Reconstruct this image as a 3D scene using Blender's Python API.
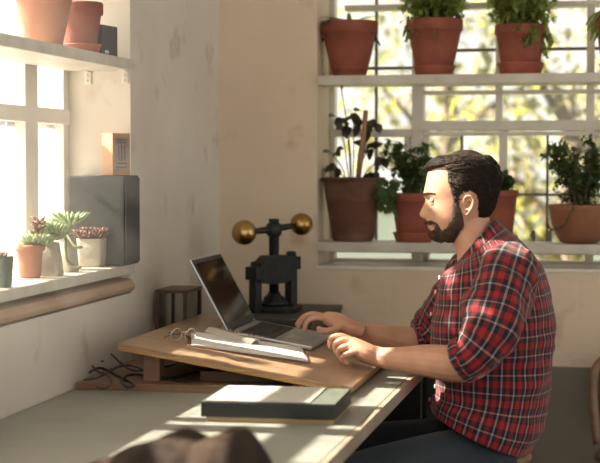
import bpy, bmesh, math, random
from mathutils import Vector, Matrix, noise
sc = bpy.context.scene
for o in list(bpy.data.objects): bpy.data.objects.remove(o)
col = sc.collection
rnd = random.Random(7)
R = math.radians

# ---------------------------------------------------------------- camera
YAW = math.atan(328/1600); PITCH = math.atan(68.5/1600)
CAM = Vector((0, 0, 1.30))
FW = Vector((-math.sin(YAW)*math.cos(PITCH), math.cos(YAW)*math.cos(PITCH), -math.sin(PITCH)))
RT = Vector((math.cos(YAW), math.sin(YAW), 0)); UP = RT.cross(FW)
cd = bpy.data.cameras.new('camera'); cam = bpy.data.objects.new('camera', cd); col.objects.link(cam)
m = Matrix((RT, UP, -FW)).transposed().to_4x4(); m.translation = CAM; cam.matrix_world = m
cd.sensor_width = 36; cd.lens = 96; cd.clip_end = 200; cd.clip_start = .05
cd.dof.use_dof = True; cd.dof.focus_distance = 4.1; cd.dof.aperture_fstop = 3.6
sc.camera = cam

# ---------------------------------------------------------------- world, sun, exposure
w = bpy.data.worlds.new('world'); sc.world = w; w.use_nodes = True
bg = w.node_tree.nodes['Background']; bg.inputs[0].default_value = (1.0, .95, .875, 1); bg.inputs[1].default_value = 1.32
SUN_EL = 38; SUN_AZ = 1.5
sd = bpy.data.lights.new('sun', 'SUN'); sd.energy = 64; sd.angle = R(.9); sd.color = (1, .88, .72)
sun = bpy.data.objects.new('sun', sd); col.objects.link(sun)
dv = Vector((math.cos(R(SUN_EL))*math.cos(R(SUN_AZ)), math.cos(R(SUN_EL))*math.sin(R(SUN_AZ)), -math.sin(R(SUN_EL))))
sun.rotation_euler = dv.to_track_quat('-Z', 'Y').to_euler(); sun.location = (-4, 3, 5)
sc.view_settings.view_transform = 'Standard'; sc.view_settings.look = 'None'
sc.view_settings.gamma = 1; sc.view_settings.use_curve_mapping = False
sc.view_settings.exposure = 0.0

# ---------------------------------------------------------------- helpers
def ray(x, y): return FW + RT*((x-300)/1600) - UP*((y-231.5)/1600)
def at(x, y, axis, v):
    """world point seen at photo position x,y lying on the plane axis = v"""
    r = ray(x, y); i = 'XYZ'.index(axis); return CAM + r*((v-CAM[i])/r[i])

def tag(o, label=None, cat=None, group=None, kind=None):
    if label: o['label'] = label
    if cat: o['category'] = cat
    if group: o['group'] = group
    if kind: o['kind'] = kind
    return o
def empty(name, loc, label, cat, group=None, rz=0):
    o = bpy.data.objects.new(name, None); col.objects.link(o); o.location = loc
    o.rotation_euler = (0, 0, rz); o.empty_display_size = .05
    return tag(o, label, cat, group)
def obj(name, bm, mat, parent=None, smooth=True, world=False):
    me = bpy.data.meshes.new(name); bm.normal_update(); bm.to_mesh(me); bm.free()
    o = bpy.data.objects.new(name, me); col.objects.link(o)
    for mm in (mat if isinstance(mat, (list, tuple)) else [mat]): me.materials.append(mm)
    if smooth: me.polygons.foreach_set('use_smooth', [True]*len(me.polygons))
    if parent:
        o.parent = parent
        if world:
            pm = Matrix.LocRotScale(parent.location, parent.rotation_euler, parent.scale)
            if parent.parent: pm = Matrix.LocRotScale(parent.parent.location, parent.parent.rotation_euler, parent.parent.scale) @ pm
            me.transform(pm.inverted())
    return o
def box(bm, lo, hi, bev=0, mat=None):
    r = bmesh.ops.create_cube(bm, size=1)
    lo, hi = Vector(lo), Vector(hi); c = (lo+hi)/2; s = hi-lo
    bmesh.ops.scale(bm, vec=s, verts=r['verts']); bmesh.ops.translate(bm, vec=c, verts=r['verts'])
    if mat is not None: bmesh.ops.transform(bm, matrix=mat, verts=r['verts'])
    if bev:
        es = {e for v in r['verts'] for e in v.link_edges}
        bmesh.ops.bevel(bm, geom=list(es), offset=bev, segments=2, affect='EDGES', profile=.7)
def bx(lo, hi, bev=0, mat=None):
    bm = bmesh.new(); box(bm, lo, hi, bev, mat); return bm
def loft(bm, rings, cap=True, uv=False, close=True):
    """rings: list of equal-length point lists"""
    n = len(rings[0]); V = [[bm.verts.new(p) for p in r] for r in rings]
    L = bm.loops.layers.uv.verify() if uv else None
    vlen = 0
    fs = []
    for i in range(len(rings)-1):
        if uv:
            dl = sum((Vector(rings[i+1][k])-Vector(rings[i][k])).length for k in range(n))/n
            per = sum((Vector(rings[i][k])-Vector(rings[i][(k+1) % n])).length for k in range(n))
        for k in range(n if close else n-1):
            k2 = (k+1) % n
            f = bm.faces.new((V[i][k], V[i][k2], V[i+1][k2], V[i+1][k])); fs.append(f)
            if uv:
                U0 = uv*k/n; U1 = uv*(k+1)/n
                for l, c in zip(f.loops, ((U0, vlen), (U1, vlen), (U1, vlen+dl), (U0, vlen+dl))): l[L].uv = c
        if uv: vlen += dl
    if cap and close:
        bm.faces.new(list(reversed(V[0]))); bm.faces.new(V[-1])
    return V
def lathe(bm, prof, n=40, c=(0, 0, 0), cap=True):
    c = Vector(c)
    return loft(bm, [[c+Vector((r*math.cos(2*math.pi*k/n), r*math.sin(2*math.pi*k/n), z)) for k in range(n)] for r, z in prof], cap)
def frames(pts):
    pts = [Vector(p) for p in pts]; T = []
    for i in range(len(pts)):
        t = pts[min(i+1, len(pts)-1)]-pts[max(i-1, 0)]; T.append(t.normalized())
    a = Vector((0, 0, 1)) if abs(T[0].z) < .9 else Vector((1, 0, 0))
    u = T[0].cross(a).normalized(); out = []
    for t in T:
        u = (u-t*u.dot(t)).normalized(); out.append((u, t.cross(u)))
    return pts, out
def tube(bm, pts, rad, n=8, cap=True, uv=False, fn=None):
    pts, fr = frames(pts)
    if not isinstance(rad, (list, tuple)): rad = [rad]*len(pts)
    rings = []
    for i, (p, (u, v)) in enumerate(zip(pts, fr)):
        ring = []
        for k in range(n):
            a = 2*math.pi*k/n; r = rad[i]
            q = p+(u*math.cos(a)+v*math.sin(a))*r
            if fn: q = fn(q, p, i, a)
            ring.append(q)
        rings.append(ring)
    return loft(bm, rings, cap, uv)
def smooth_path(P, k=6):
    """Catmull-Rom through tuples of numbers"""
    out = []; n = len(P)
    for i in range(n-1):
        p0, p1, p2, p3 = P[max(i-1, 0)], P[i], P[i+1], P[min(i+2, n-1)]
        for j in range(k):
            t = j/k
            out.append(tuple(.5*((2*b)+(-a+c)*t+(2*a-5*b+4*c-d)*t*t+(-a+3*b-3*c+d)*t**3) for a, b, c, d in zip(p0, p1, p2, p3)))
    out.append(tuple(P[-1])); return out
def sphere(bm, c, r, sx=1, sy=1, sz=1, seg=20):
    g = bmesh.ops.create_uvsphere(bm, u_segments=seg, v_segments=seg//2+2, radius=r)
    bmesh.ops.scale(bm, vec=(sx, sy, sz), verts=g['verts']); bmesh.ops.translate(bm, vec=c, verts=g['verts'])
def xform(bm, mat): bmesh.ops.transform(bm, matrix=mat, verts=bm.verts)

# ---------------------------------------------------------------- materials
def mat(name, c, rough=.6, c2=None, scale=5, metal=0, bump=0, bscale=40, detail=6, stretch=None, spec=.5, trans=0, sheen=0, lo=.35, hi=.65):
    M = bpy.data.materials.new(name); M.use_nodes = True; nt = M.node_tree; b = nt.nodes['Principled BSDF']
    b.inputs['Base Color'].default_value = (*c, 1); b.inputs['Roughness'].default_value = rough
    b.inputs['Metallic'].default_value = metal; b.inputs['Specular IOR Level'].default_value = spec
    if sheen: b.inputs['Sheen Weight'].default_value = sheen
    tc = nt.nodes.new('ShaderNodeTexCoord'); mp = nt.nodes.new('ShaderNodeMapping')
    nt.links.new(tc.outputs['Object'], mp.inputs[0])
    if stretch: mp.inputs['Scale'].default_value = stretch
    if c2:
        n = nt.nodes.new('ShaderNodeTexNoise'); n.inputs['Scale'].default_value = scale; n.inputs['Detail'].default_value = detail
        r = nt.nodes.new('ShaderNodeMapRange'); r.inputs[1].default_value = lo; r.inputs[2].default_value = hi
        x = nt.nodes.new('ShaderNodeMix'); x.data_type = 'RGBA'; x.inputs[6].default_value = (*c, 1); x.inputs[7].default_value = (*c2, 1)
        nt.links.new(mp.outputs[0], n.inputs[0]); nt.links.new(n.outputs[0], r.inputs[0]); nt.links.new(r.outputs[0], x.inputs[0])
        nt.links.new(x.outputs[2], b.inputs['Base Color'])
    if bump:
        n = nt.nodes.new('ShaderNodeTexNoise'); n.inputs['Scale'].default_value = bscale; n.inputs['Detail'].default_value = 5
        q = nt.nodes.new('ShaderNodeBump'); q.inputs['Strength'].default_value = bump; q.inputs['Distance'].default_value = .01
        nt.links.new(mp.outputs[0], n.inputs[0]); nt.links.new(n.outputs[0], q.inputs['Height']); nt.links.new(q.outputs[0], b.inputs['Normal'])
    if trans:
        out = nt.nodes['Material Output']; t = nt.nodes.new('ShaderNodeBsdfTranslucent'); t.inputs[0].default_value = (c[0]*1.5, c[1]*1.6, c[2]*.8, 1)
        mx = nt.nodes.new('ShaderNodeMixShader'); mx.inputs[0].default_value = trans
        nt.links.new(b.outputs[0], mx.inputs[1]); nt.links.new(t.outputs[0], mx.inputs[2]); nt.links.new(mx.outputs[0], out.inputs[0])
    return M
def node_wall(name, c, c2, brick=0):
    M = mat(name, c, .85, c2, 1.7, bump=.35, bscale=9, lo=.35, hi=.75); nt = M.node_tree; b = nt.nodes['Principled BSDF']
    tc = [n for n in nt.nodes if n.type == 'TEX_COORD'][0]
    # stains: small brownish patches
    n = nt.nodes.new('ShaderNodeTexNoise'); n.inputs['Scale'].default_value = 7; n.inputs['Detail'].default_value = 7
    r = nt.nodes.new('ShaderNodeMapRange'); r.inputs[1].default_value = .60; r.inputs[2].default_value = .74; r.inputs[4].default_value = .6
    x = nt.nodes.new('ShaderNodeMix'); x.data_type = 'RGBA'; x.inputs[7].default_value = (c[0]*.55, c[1]*.42, c[2]*.3, 1)
    src = b.inputs['Base Color'].links[0].from_socket
    nt.links.new(tc.outputs['Object'], n.inputs[0]); nt.links.new(n.outputs[0], r.inputs[0]); nt.links.new(r.outputs[0], x.inputs[0])
    nt.links.new(src, x.inputs[6]); nt.links.new(x.outputs[2], b.inputs['Base Color'])
    if brick:
        mp = nt.nodes.new('ShaderNodeMapping'); mp.inputs['Rotation'].default_value = (R(90), 0, 0)
        br = nt.nodes.new('ShaderNodeTexBrick'); br.inputs['Scale'].default_value = 1; br.inputs['Brick Width'].default_value = .30
        br.inputs['Row Height'].default_value = .115; br.inputs['Mortar Size'].default_value = .012; br.inputs['Mortar Smooth'].default_value = 1
        q = nt.nodes.new('ShaderNodeBump'); q.inputs['Strength'].default_value = .07; q.inputs['Distance'].default_value = .006; q.invert = True
        nt.links.new(tc.outputs['Object'], mp.inputs[0]); nt.links.new(mp.outputs[0], br.inputs[0]); nt.links.new(br.outputs['Fac'], q.inputs['Height'])
        old = b.inputs['Normal'].links[0].from_node; nt.links.new(old.outputs[0], q.inputs['Normal']); nt.links.new(q.outputs[0], b.inputs['Normal'])
    return M
def wood(name, c, c2, rough=.5, stretch=(2, 30, 30), scale=1.2):
    return mat(name, c, rough, c2, scale, stretch=stretch, bump=.08, bscale=3, lo=.3, hi=.7)
M = {}
M['wall_l'] = node_wall('plaster_left', (.72, .68, .61), (.58, .54, .48))
M['wall_b'] = node_wall('plaster_back', (.74, .62, .485), (.62, .51, .39), 1)
M['dado'] = mat('dado_paint', (.13, .135, .11), .35, (.19, .16, .12), 2)
M['white'] = mat('old_white_paint', (.74, .71, .64), .5, (.64, .60, .52), 9, bump=.1)
M['shelf'] = mat('shelf_paint', (.60, .58, .52), .5, (.5, .46, .4), 11, bump=.1)
M['lead'] = mat('lead_bar', (.19, .18, .17), .5)
M['terra'] = mat('terracotta', (.30, .088, .054), .8, (.23, .063, .04), 14, bump=.1)
M['saucer'] = mat('saucer_lit_terracotta', (.37, .105, .06), .75, (.30, .08, .048), 14)  # same clay as the pots, light on the saucers put into a paler colour
M['terra_lit'] = mat('terracotta_light', (.28, .10, .05), .8, (.35, .16, .09), 9, bump=.1)
M['terra_old'] = mat('terracotta_old', (.13, .055, .035), .85, (.30, .17, .11), 5, bump=.2, stretch=(1, 1, 2.5), lo=.45, hi=.75)
M['terra_bowl'] = mat('terracotta_bowl', (.30, .135, .065), .8, (.22, .09, .045), 8, bump=.1)
M['soil'] = mat('soil', (.035, .022, .014), .95, (.06, .04, .025), 60, bump=.6, bscale=120)
M['fern'] = mat('leaf_fern', (.30, .36, .10), .5, (.13, .18, .045), 9, trans=.35)
M['leaf'] = mat('leaf_green', (.07, .13, .035), .45, (.035, .075, .02), 10, trans=.3)
M['leafdark'] = mat('leaf_dark', (.028, .032, .018), .4, (.05, .035, .02), 10, trans=.15)
M['succ'] = mat('leaf_succulent', (.30, .40, .22), .45, (.42, .50, .30), 20, trans=.2)
M['succ_red'] = mat('leaf_red_succulent', (.16, .08, .06), .5, (.24, .13, .09), 20)
M['stem'] = mat('stem', (.10, .065, .035), .8)
M['vine'] = mat('trailing_stem', (.15, .17, .09), .6, (.09, .09, .05), 30)
M['cane'] = mat('cane_stick', (.34, .18, .10), .8)
M['concrete'] = mat('pale_pot', (.42, .39, .32), .8, (.33, .30, .24), 15, bump=.15)
M['greenpot'] = mat('green_pot', (.07, .095, .085), .5)
M['black'] = mat('speaker_black', (.045, .052, .055), .55, bump=.15, bscale=300)
M['grey'] = mat('dark_grey_shell', (.07, .075, .08), .5)
M['ply'] = wood('plywood_top', (.40, .27, .17), (.32, .205, .12), .33, (3, 25, 25))
M['plyedge'] = mat('plywood_edge', (.50, .30, .12), .6, (.30, .16, .06), 2, stretch=(4, 4, 170), detail=2)
M['pine'] = wood('brown_wood', (.26, .155, .095), (.19, .105, .062), .5)
M['darkwood'] = wood('dark_wood', (.075, .04, .026), (.11, .06, .035), .45)
M['desk'] = mat('desk_laminate', (.31, .32, .29), .42, (.265, .275, .245), 6)
M['deskedge'] = mat('desk_edge', (.36, .30, .24), .5, (.3, .24, .18), 6)
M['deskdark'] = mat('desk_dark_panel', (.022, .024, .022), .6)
M['alu'] = mat('aluminium', (.55, .56, .58), .32, metal=.85)
M['steel'] = mat('steel_clip', (.75, .72, .68), .28, metal=.8)
M['keys'] = mat('key_black', (.018, .018, .02), .5)
M['screen'] = mat('screen_glass', (.012, .011, .011), .09, spec=.8)
M['paper'] = mat('paper', (.72, .71, .70), .8)
M['hard'] = mat('hardboard', (.20, .09, .045), .6)
M['iron'] = mat('black_iron', (.010, .014, .016), .4, (.018, .024, .026), 20, metal=.4, bump=.15, bscale=60)
M['brass'] = mat('brass', (.50, .34, .13), .22, (.35, .2, .06), 12, metal=1, bump=.1, bscale=30)
M['case'] = mat('dark_case', (.035, .042, .036), .5, (.05, .05, .04), 8)
M['cable'] = mat('cable_rubber', (.012, .016, .02), .5)
M['boxgreen'] = mat('box_file_green', (.013, .018, .016), .6, bump=.1, bscale=200)
M['boxtop'] = mat('box_file_top', (.12, .14, .115), .6)
M['sheet'] = mat('grey_sheet', (.50, .50, .46), .75)
M['cloth'] = mat('brown_cloth', (.055, .038, .028), .95, (.03, .024, .022), 7, bump=.4, bscale=40, spec=.1)
M['skin'] = mat('skin', (.56, .32, .22), .5, (.48, .245, .16), 22, bump=.08, bscale=160, lo=.4, hi=.75)
M['skin'].node_tree.nodes['Principled BSDF'].inputs['Subsurface Weight'].default_value = .12
M['skin'].node_tree.nodes['Principled BSDF'].inputs['Subsurface Radius'].default_value = (.012, .005, .003)
M['lips'] = mat('lips', (.50, .20, .16), .45)
M['hair'] = mat('hair_brown', (.014, .009, .006), .55, (.030, .018, .011), 60, stretch=(1, 1, 3), bump=.5, bscale=140, spec=.25)
M['beard'] = mat('beard_brown', (.045, .026, .016), .6, (.085, .048, .028), 80, bump=.5, bscale=200)
M['eye'] = mat('eye_white', (.16, .14, .13), .4)
M['iris'] = mat('iris', (.05, .03, .02), .15)
M['denim'] = mat('denim', (.022, .032, .045), .85, (.035, .047, .06), 7, bump=.35, bscale=260, sheen=.2)
M['stitch'] = mat('orange_stitch', (.35, .17, .06), .7)
M['button'] = mat('button', (.75, .73, .70), .4)
M['shoe'] = mat('shoe_leather', (.05, .03, .02), .5)
M['floor'] = wood('floor_boards', (.16, .11, .07), (.10, .065, .04), .5, (30, 2, 2))
M['bark'] = mat('bark', (.16, .12, .09), .9, (.09, .07, .05), 12, bump=.5)
M['treeleaf'] = mat('autumn_leaf', (.17, .155, .075), .6, (.07, .085, .035), .9, trans=.5)
M['treeleaf2'] = mat('pale_leaf', (.20, .18, .13), .6, (.09, .095, .06), .9, trans=.5)
M['grass'] = mat('lawn', (.11, .12, .05), .9, (.08, .09, .035), 2)
M['housewall'] = mat('pale_house_wall', (.50, .56, .64), .8)
M['roof'] = mat('grey_roof', (.25, .24, .24), .8)
M['redcar'] = mat('red_door', (.45, .06, .05), .5)
M['bulb'] = mat('clock_face', (.5, .47, .42), .5)

def glass(name, tint, milky, ripple):
    g = bpy.data.materials.new(name); g.use_nodes = True; nt = g.node_tree; nt.nodes.clear()
    o = nt.nodes.new('ShaderNodeOutputMaterial'); t = nt.nodes.new('ShaderNodeBsdfTransparent'); t.inputs[0].default_value = (*tint, 1)
    gl = nt.nodes.new('ShaderNodeBsdfGlossy'); gl.inputs['Roughness'].default_value = .05
    mx = nt.nodes.new('ShaderNodeMixShader'); mx.inputs[0].default_value = .05
    nt.links.new(t.outputs[0], mx.inputs[1]); nt.links.new(gl.outputs[0], mx.inputs[2])
    last = mx
    if milky:
        tr = nt.nodes.new('ShaderNodeBsdfTranslucent'); tr.inputs[0].default_value = (.95, .93, .9, 1)
        m2 = nt.nodes.new('ShaderNodeMixShader'); m2.inputs[0].default_value = milky
        nt.links.new(mx.outputs[0], m2.inputs[1]); nt.links.new(tr.outputs[0], m2.inputs[2]); last = m2
        if ripple:
            tc = nt.nodes.new('ShaderNodeTexCoord'); mp = nt.nodes.new('ShaderNodeMapping'); mp.inputs['Scale'].default_value = (1, 70, 28)
            wv = nt.nodes.new('ShaderNodeTexVoronoi'); wv.feature = 'DISTANCE_TO_EDGE'; wv.inputs['Scale'].default_value = 1
            r = nt.nodes.new('ShaderNodeMapRange'); r.inputs[2].default_value = .12; r.inputs[3].default_value = min(1, milky+.25); r.inputs[4].default_value = milky
            nt.links.new(tc.outputs['Object'], mp.inputs[0]); nt.links.new(mp.outputs[0], wv.inputs[0]); nt.links.new(wv.outputs[0], r.inputs[0]); nt.links.new(r.outputs[0], m2.inputs[0])
            tn = nt.nodes.new('ShaderNodeMix'); tn.data_type = 'RGBA'; tn.inputs[6].default_value = (.78, .78, .77, 1); tn.inputs[7].default_value = (.52, .52, .52, 1)
            nt.links.new(r.outputs[0], tn.inputs[0]); r2 = nt.nodes.new('ShaderNodeMapRange'); r2.inputs[2].default_value = .12; r2.inputs[3].default_value = 1; r2.inputs[4].default_value = 0
            nt.links.new(wv.outputs[0], r2.inputs[0]); nt.links.new(r2.outputs[0], tn.inputs[0]); nt.links.new(tn.outputs[2], t.inputs[0])
    nt.links.new(last.outputs[0], o.inputs[0]); return g
M['glass'] = glass('window_glass', (.97, .98, .98), 0, 0)
M['wired'] = glass('textured_glass', (.97, .97, .96), .12, 1)
M['lglass'] = glass('lantern_glass', (.8, .8, .78), .0, 0)

def plaid():
    P = bpy.data.materials.new('plaid_cotton'); P.use_nodes = True; nt = P.node_tree; b = nt.nodes['Principled BSDF']
    b.inputs['Roughness'].default_value = .85; b.inputs['Sheen Weight'].default_value = .15
    uv = nt.nodes.new('ShaderNodeTexCoord'); sp = nt.nodes.new('ShaderNodeSeparateXYZ'); nt.links.new(uv.outputs['UV'], sp.inputs[0])
    def ma(op, a, b_=None):
        n = nt.nodes.new('ShaderNodeMath'); n.operation = op
        for i, v in enumerate((a, b_)):
            if v is None: continue
            if isinstance(v, (int, float)): n.inputs[i].default_value = v
            else: nt.links.new(v, n.inputs[i])
        return n.outputs[0]
    def ramp(sock, per, we=.74):
        f = ma('FRACT', ma('DIVIDE', sock, per))
        r = nt.nodes.new('ShaderNodeValToRGB'); cr = r.color_ramp; cr.interpolation = 'CONSTANT'
        red = (.42, .020, .035, 1); nav = (.012, .018, .045, 1); wh = (.46, .40, .37, 1)
        st = [(0, red), (.34, nav), (.60, wh), (we, nav)]
        cr.elements[0].position = 0; cr.elements[0].color = red
        cr.elements[1].position = .34; cr.elements[1].color = nav
        for p, c in st[2:]:
            e = cr.elements.new(p); e.color = c
        nt.links.new(f, r.inputs[0]); return r.outputs[0]
    a = ramp(sp.outputs[0], .037); c = ramp(sp.outputs[1], .046, .68)
    mx = nt.nodes.new('ShaderNodeMix'); mx.data_type = 'RGBA'; mx.inputs[0].default_value = .45
    gm = nt.nodes.new('ShaderNodeGamma'); gm.inputs[1].default_value = 1.4
    nt.links.new(a, mx.inputs[6]); nt.links.new(c, mx.inputs[7]); nt.links.new(mx.outputs[2], gm.inputs[0]); nt.links.new(gm.outputs[0], b.inputs['Base Color'])
    n = nt.nodes.new('ShaderNodeTexNoise'); n.inputs['Scale'].default_value = 14; n.inputs['Detail'].default_value = 3
    tc = uv.outputs['Object']; nt.links.new(tc, n.inputs[0])
    q = nt.nodes.new('ShaderNodeBump'); q.inputs['Strength'].default_value = .5; q.inputs['Distance'].default_value = .02
    nt.links.new(n.outputs[0], q.inputs['Height']); nt.links.new(q.outputs[0], b.inputs['Normal'])
    return P
M['plaid'] = plaid()

# ================================================================ ROOM
def struct(name, bm, m_, parent=None, smooth=False):
    o = obj(name, bm, m_, parent, smooth)
    if not parent: o['kind'] = 'structure'
    return o
XL, YB = -1.32, 5.12          # faces of the left and back walls
# left wall: niche Y 2.1..4.156, Z .967..2.3
NY0, NY1, NZ0, NZ1 = 1.75, 4.156, .967, 2.35
bm = bmesh.new()
box(bm, (XL-.30, -1.0, 0), (XL, YB+.45, NZ0-.02)); box(bm, (XL-.30, -1.0, NZ1), (XL, YB+.45, 2.9))
box(bm, (XL-.30, -1.0, NZ0-.02), (XL, NY0, NZ1)); box(bm, (XL-.30, NY1, NZ0-.02), (XL, YB+.45, NZ1))
struct('wall_left', bm, M['wall_l'])
WX0, WX1, WZ0, WZ1 = -.993, .85, .964, 2.35
bm = bmesh.new()
box(bm, (XL, YB, 0), (WX0, YB+.30, 2.9)); box(bm, (WX1, YB, 0), (3.6, YB+.30, 2.9))
box(bm, (WX0, YB, 0), (WX1, YB+.30, WZ0)); box(bm, (WX0, YB, WZ1), (WX1, YB+.30, 2.9))
struct('wall_back', bm, M['wall_b'])
struct('floor', bx((XL-.3, -1, -.1), (3.6, YB+.3, 0)), M['floor'])
struct('ceiling', bx((XL-.3, -1, 2.9), (3.6, YB+.3, 3.0)), M['white'])
struct('trim_1', bx((XL+.02, YB-.015, 0), (3.6, YB, .655), .003), M['dado'])

# left window (window_1): frame set back in the niche, rail and stiles, textured panes
XW = -1.50
w1 = obj('window_1', bx((XW-.05, NY0, NZ1-.06), (XW, NY1, NZ1)), M['white'], smooth=False); w1['kind'] = 'structure'
bm = bmesh.new()
box(bm, (XW-.05, NY0, NZ0), (XW, NY1, NZ0+.05))
def py_at(px): return at(px, 120, 'X', XW).y
stiles = [(4.115, NY1), (3.835, 3.925)]
y = 3.835
while y > NY0:
    stiles.append((y-.34, y-.30)) if len(stiles) % 2 == 0 else stiles.append((y-.36, y-.28))
    y = stiles[-1][0]
for y0, y1 in stiles: box(bm, (XW-.05, max(NY0, y0), NZ0), (XW+.005, y1, NZ1-.06), .004)
obj('window_frame', bm, M['white'], w1, False)
bm = bmesh.new()
for z0, z1 in ((1.404, 1.445), (1.900, 1.97)): box(bm, (XW-.045, NY0, z0), (XW+.01, NY1, z1), .004)  # upper bar is unseen, placed to keep sun off the man's lower face
obj('transom_and_shade_bar', bm, M['white'], w1, False)
obj('pane', bx((XW-.028, NY0, NZ0), (XW-.024, NY1, NZ1-.02)), M['wired'], w1, False)
# sloping wooden sill with rounded nose
bm = bmesh.new()
prof = [(-1.50, .992), (-1.33, .988), (-1.318, .984), (-1.311, .976), (-1.309, .966), (-1.312, .957), (-1.318, .953), (-1.50, .95)]
rings = [[Vector((x, y_, z)) for x, z in prof] for y_ in (NY0, NY1)]
loft(bm, rings); o = struct('trim_2', bm, mat('sill_wood', (.42, .27, .17), .5, (.5, .36, .25), 6, stretch=(6, 1, 6)))

# back window (window_2)
YW = 5.35
def wx(px): return at(px, 150, 'Y', YW).x
def wz(py): return at(420, py, 'Y', YW).z
w2 = obj('window_2', bx((WX0, YW, WZ0), (WX1, YW+.05, WZ0+.012)), M['white'], smooth=False); w2['kind'] = 'structure'
bm = bmesh.new()
VS = [(322, 335, -20, 262), (412, 424, -20, 262), (586, 594, -20, 262)]
for k in range(4): VS.append((586+88*(k+1), 594+88*(k+1), -20, 262))
for x0, x1, y0, y1 in VS: box(bm, (wx(x0), YW-.01, wz(y1)), (wx(x1), YW+.05, WZ1), .004)
for x0, x1, y0, y1 in ((495, 502, -200, 121), (499, 507, 130, 262), (424, 429, 134, 262), (404, 410, 134, 250)):
    box(bm, (wx(x0), YW, wz(y1)), (wx(x1), YW+.045, wz(y0) if y0 > -100 else WZ1), .003)
for y0, y1, x0, x1 in ((121, 131, 412, 900), (129, 137, 322, 412), (91, 95, 424, 900), (4, 10, 345, 900), (-60, -50, 322, 900), (248, 253, 322, 900), (132, 136, 424, 900)):
    box(bm, (wx(x0), YW-.015, wz(y1)), (min(WX1, wx(x1)), YW+.045, wz(y0)), .003)
box(bm, (WX0, YW-.02, WZ1-.05), (WX1, YW+.05, WZ1))
obj('window_frame', bm, M['white'], w2, False)
bm = bmesh.new()
for x0, x1, y0, y1 in ((374, 376.5, -100, 250), (460, 462.5, 134, 250), (546, 548.5, 134, 250), (632, 634.5, 134, 250)):
    box(bm, (wx(x0), YW+.012, wz(y1)), (wx(x1), YW+.035, wz(y0)))
for y0, y1, x0, x1 in ((66, 69, 335, 412), (49, 52, 424, 700), (193, 195.5, 424, 700), (193, 195.5, 335, 412)):
    box(bm, (wx(x0), YW+.01, wz(y1)), (wx(x1), YW+.037, wz(y0)))
obj('glazing_bar', bm, M['lead'], w2, False)
obj('pane', bx((WX0, YW+.022, WZ0), (WX1, YW+.025, WZ1)), M['glass'], w2, False)
bm = bmesh.new()
for px in (534.5, 551): 
    x = wx(px); box(bm, (x-.006, YW-.03, wz(246)), (x+.006, YW-.012, wz(229)), .003); box(bm, (x-.012, YW-.034, wz(236)), (x+.004, YW-.016, wz(232)), .002)
obj('window_latch', bm, M['lead'], w2, False)
struct('trim_3', bx((WX0-.002, YB-.004, WZ0-.01), (WX1, YW, WZ0+.002), .002), M['white'])

# added scattering volume that imitates the glare bloom around the left window
hz = bpy.data.materials.new('bloom_haze'); hz.use_nodes = True; nt = hz.node_tree; nt.nodes.clear()
ho = nt.nodes.new('ShaderNodeOutputMaterial'); hv = nt.nodes.new('ShaderNodeVolumeScatter'); hv.inputs['Density'].default_value = .21
hv.inputs['Color'].default_value = (1, .97, .92, 1); nt.links.new(hv.outputs[0], ho.inputs['Volume'])
tag(obj('bloom_haze', bx((-1.49, 1.8, .80), (-1.17, 3.92, 2.3)), hz, None, False), 'added pale haze imitating the bright bloom in front of the left window', 'haze', kind='stuff')

# ---------------------------------------------------------------- shelves (each a thing)
def shelf(name, lo, hi, label, brackets):
    t = empty(name, ((lo[0]+hi[0])/2, (lo[1]+hi[1])/2, lo[2]), label, 'shelf')
    obj('board', bx(lo, hi, .003), M['shelf'], t, False, True)
    for c in brackets:
        b = bmesh.new(); x, y, z = c
        box(b, (x-.010, y-.003, z-.035), (x+.010, y, z), .001); box(b, (x-.010, y-.03, z-.003), (x+.010, y, z), .001)
        for dz in (-.012, -.026): sphere(b, (x, y-.004, z+dz), .004, seg=8)
        obj('bracket', b, M['white'], t, False, True)
LX0, LX1 = -1.49, -1.308
shelf('wall_shelf', (LX0, NY0+.003, 1.549), (LX1, NY1-.002, 1.578), 'white painted shelf across the left window holding three terracotta pots, the upper one', [(-1.475+.035, NY1-.002, 1.549), (-1.335, NY1-.002, 1.549)])
shelf('wall_shelf', (LX0, NY0+.003, 1.002), (LX1, NY1-.002, 1.028), 'white shelf across the left window holding the black speaker and succulents, the lower one', [(-1.345, NY1-.002, 1.002)])
shelf('window_shelf', (WX0+.002, YB-.012, 1.553), (WX1-.002, YB+.180, 1.583), 'cream shelf across the back window carrying the upper row of red pots', [])
shelf('window_shelf', (WX0+.002, YB-.012, 1.013), (WX1-.002, YB+.170, 1.043), 'cream shelf across the back window behind the man carrying the lower row of pots', [])

# ================================================================ POTTED PLANTS
def pot_profile(r1, r0, h, rim, lip=.006):
    """outer profile bottom->top, then inside down"""
    return [(r0*.9, 0), (r0, .004), (r0+(r1-lip-r0)*.5, (h-rim)*.5), (r1-lip, h-rim), (r1-.001, h-rim+.002), (r1, h-rim+.006), (r1, h-.004), (r1-.003, h), (r1-.012, h), (r1-.015, h-.02), (r1-.018, h-.025)]
def leaf_mesh(bm, p, d, up, L, W, curl=.3, seg=3, tip=.0):
    d = d.normalized(); s = d.cross(up)
    if s.length < 1e-4: s = d.cross(Vector((1, 0, 0)))
    s.normalize(); n = s.cross(d)
    prev = None
    for i in range(seg+1):
        t = i/seg; wd = W*math.sin(math.pi*min(1, t*.86+.1))**.8 if i < seg else W*tip
        c = p+d*(L*t)-n*(curl*L*t*t)
        a, m_, b = bm.verts.new(c-s*wd/2+n*wd*.15), bm.verts.new(c), bm.verts.new(c+s*wd/2+n*wd*.15)
        if prev:
            bm.faces.new((prev[0], prev[1], m_, a)); bm.faces.new((prev[1], prev[2], b, m_))
        prev = (a, m_, b)
def rv(s=1): return Vector((rnd.uniform(-s, s), rnd.uniform(-s, s), rnd.uniform(-s, s)))
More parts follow.
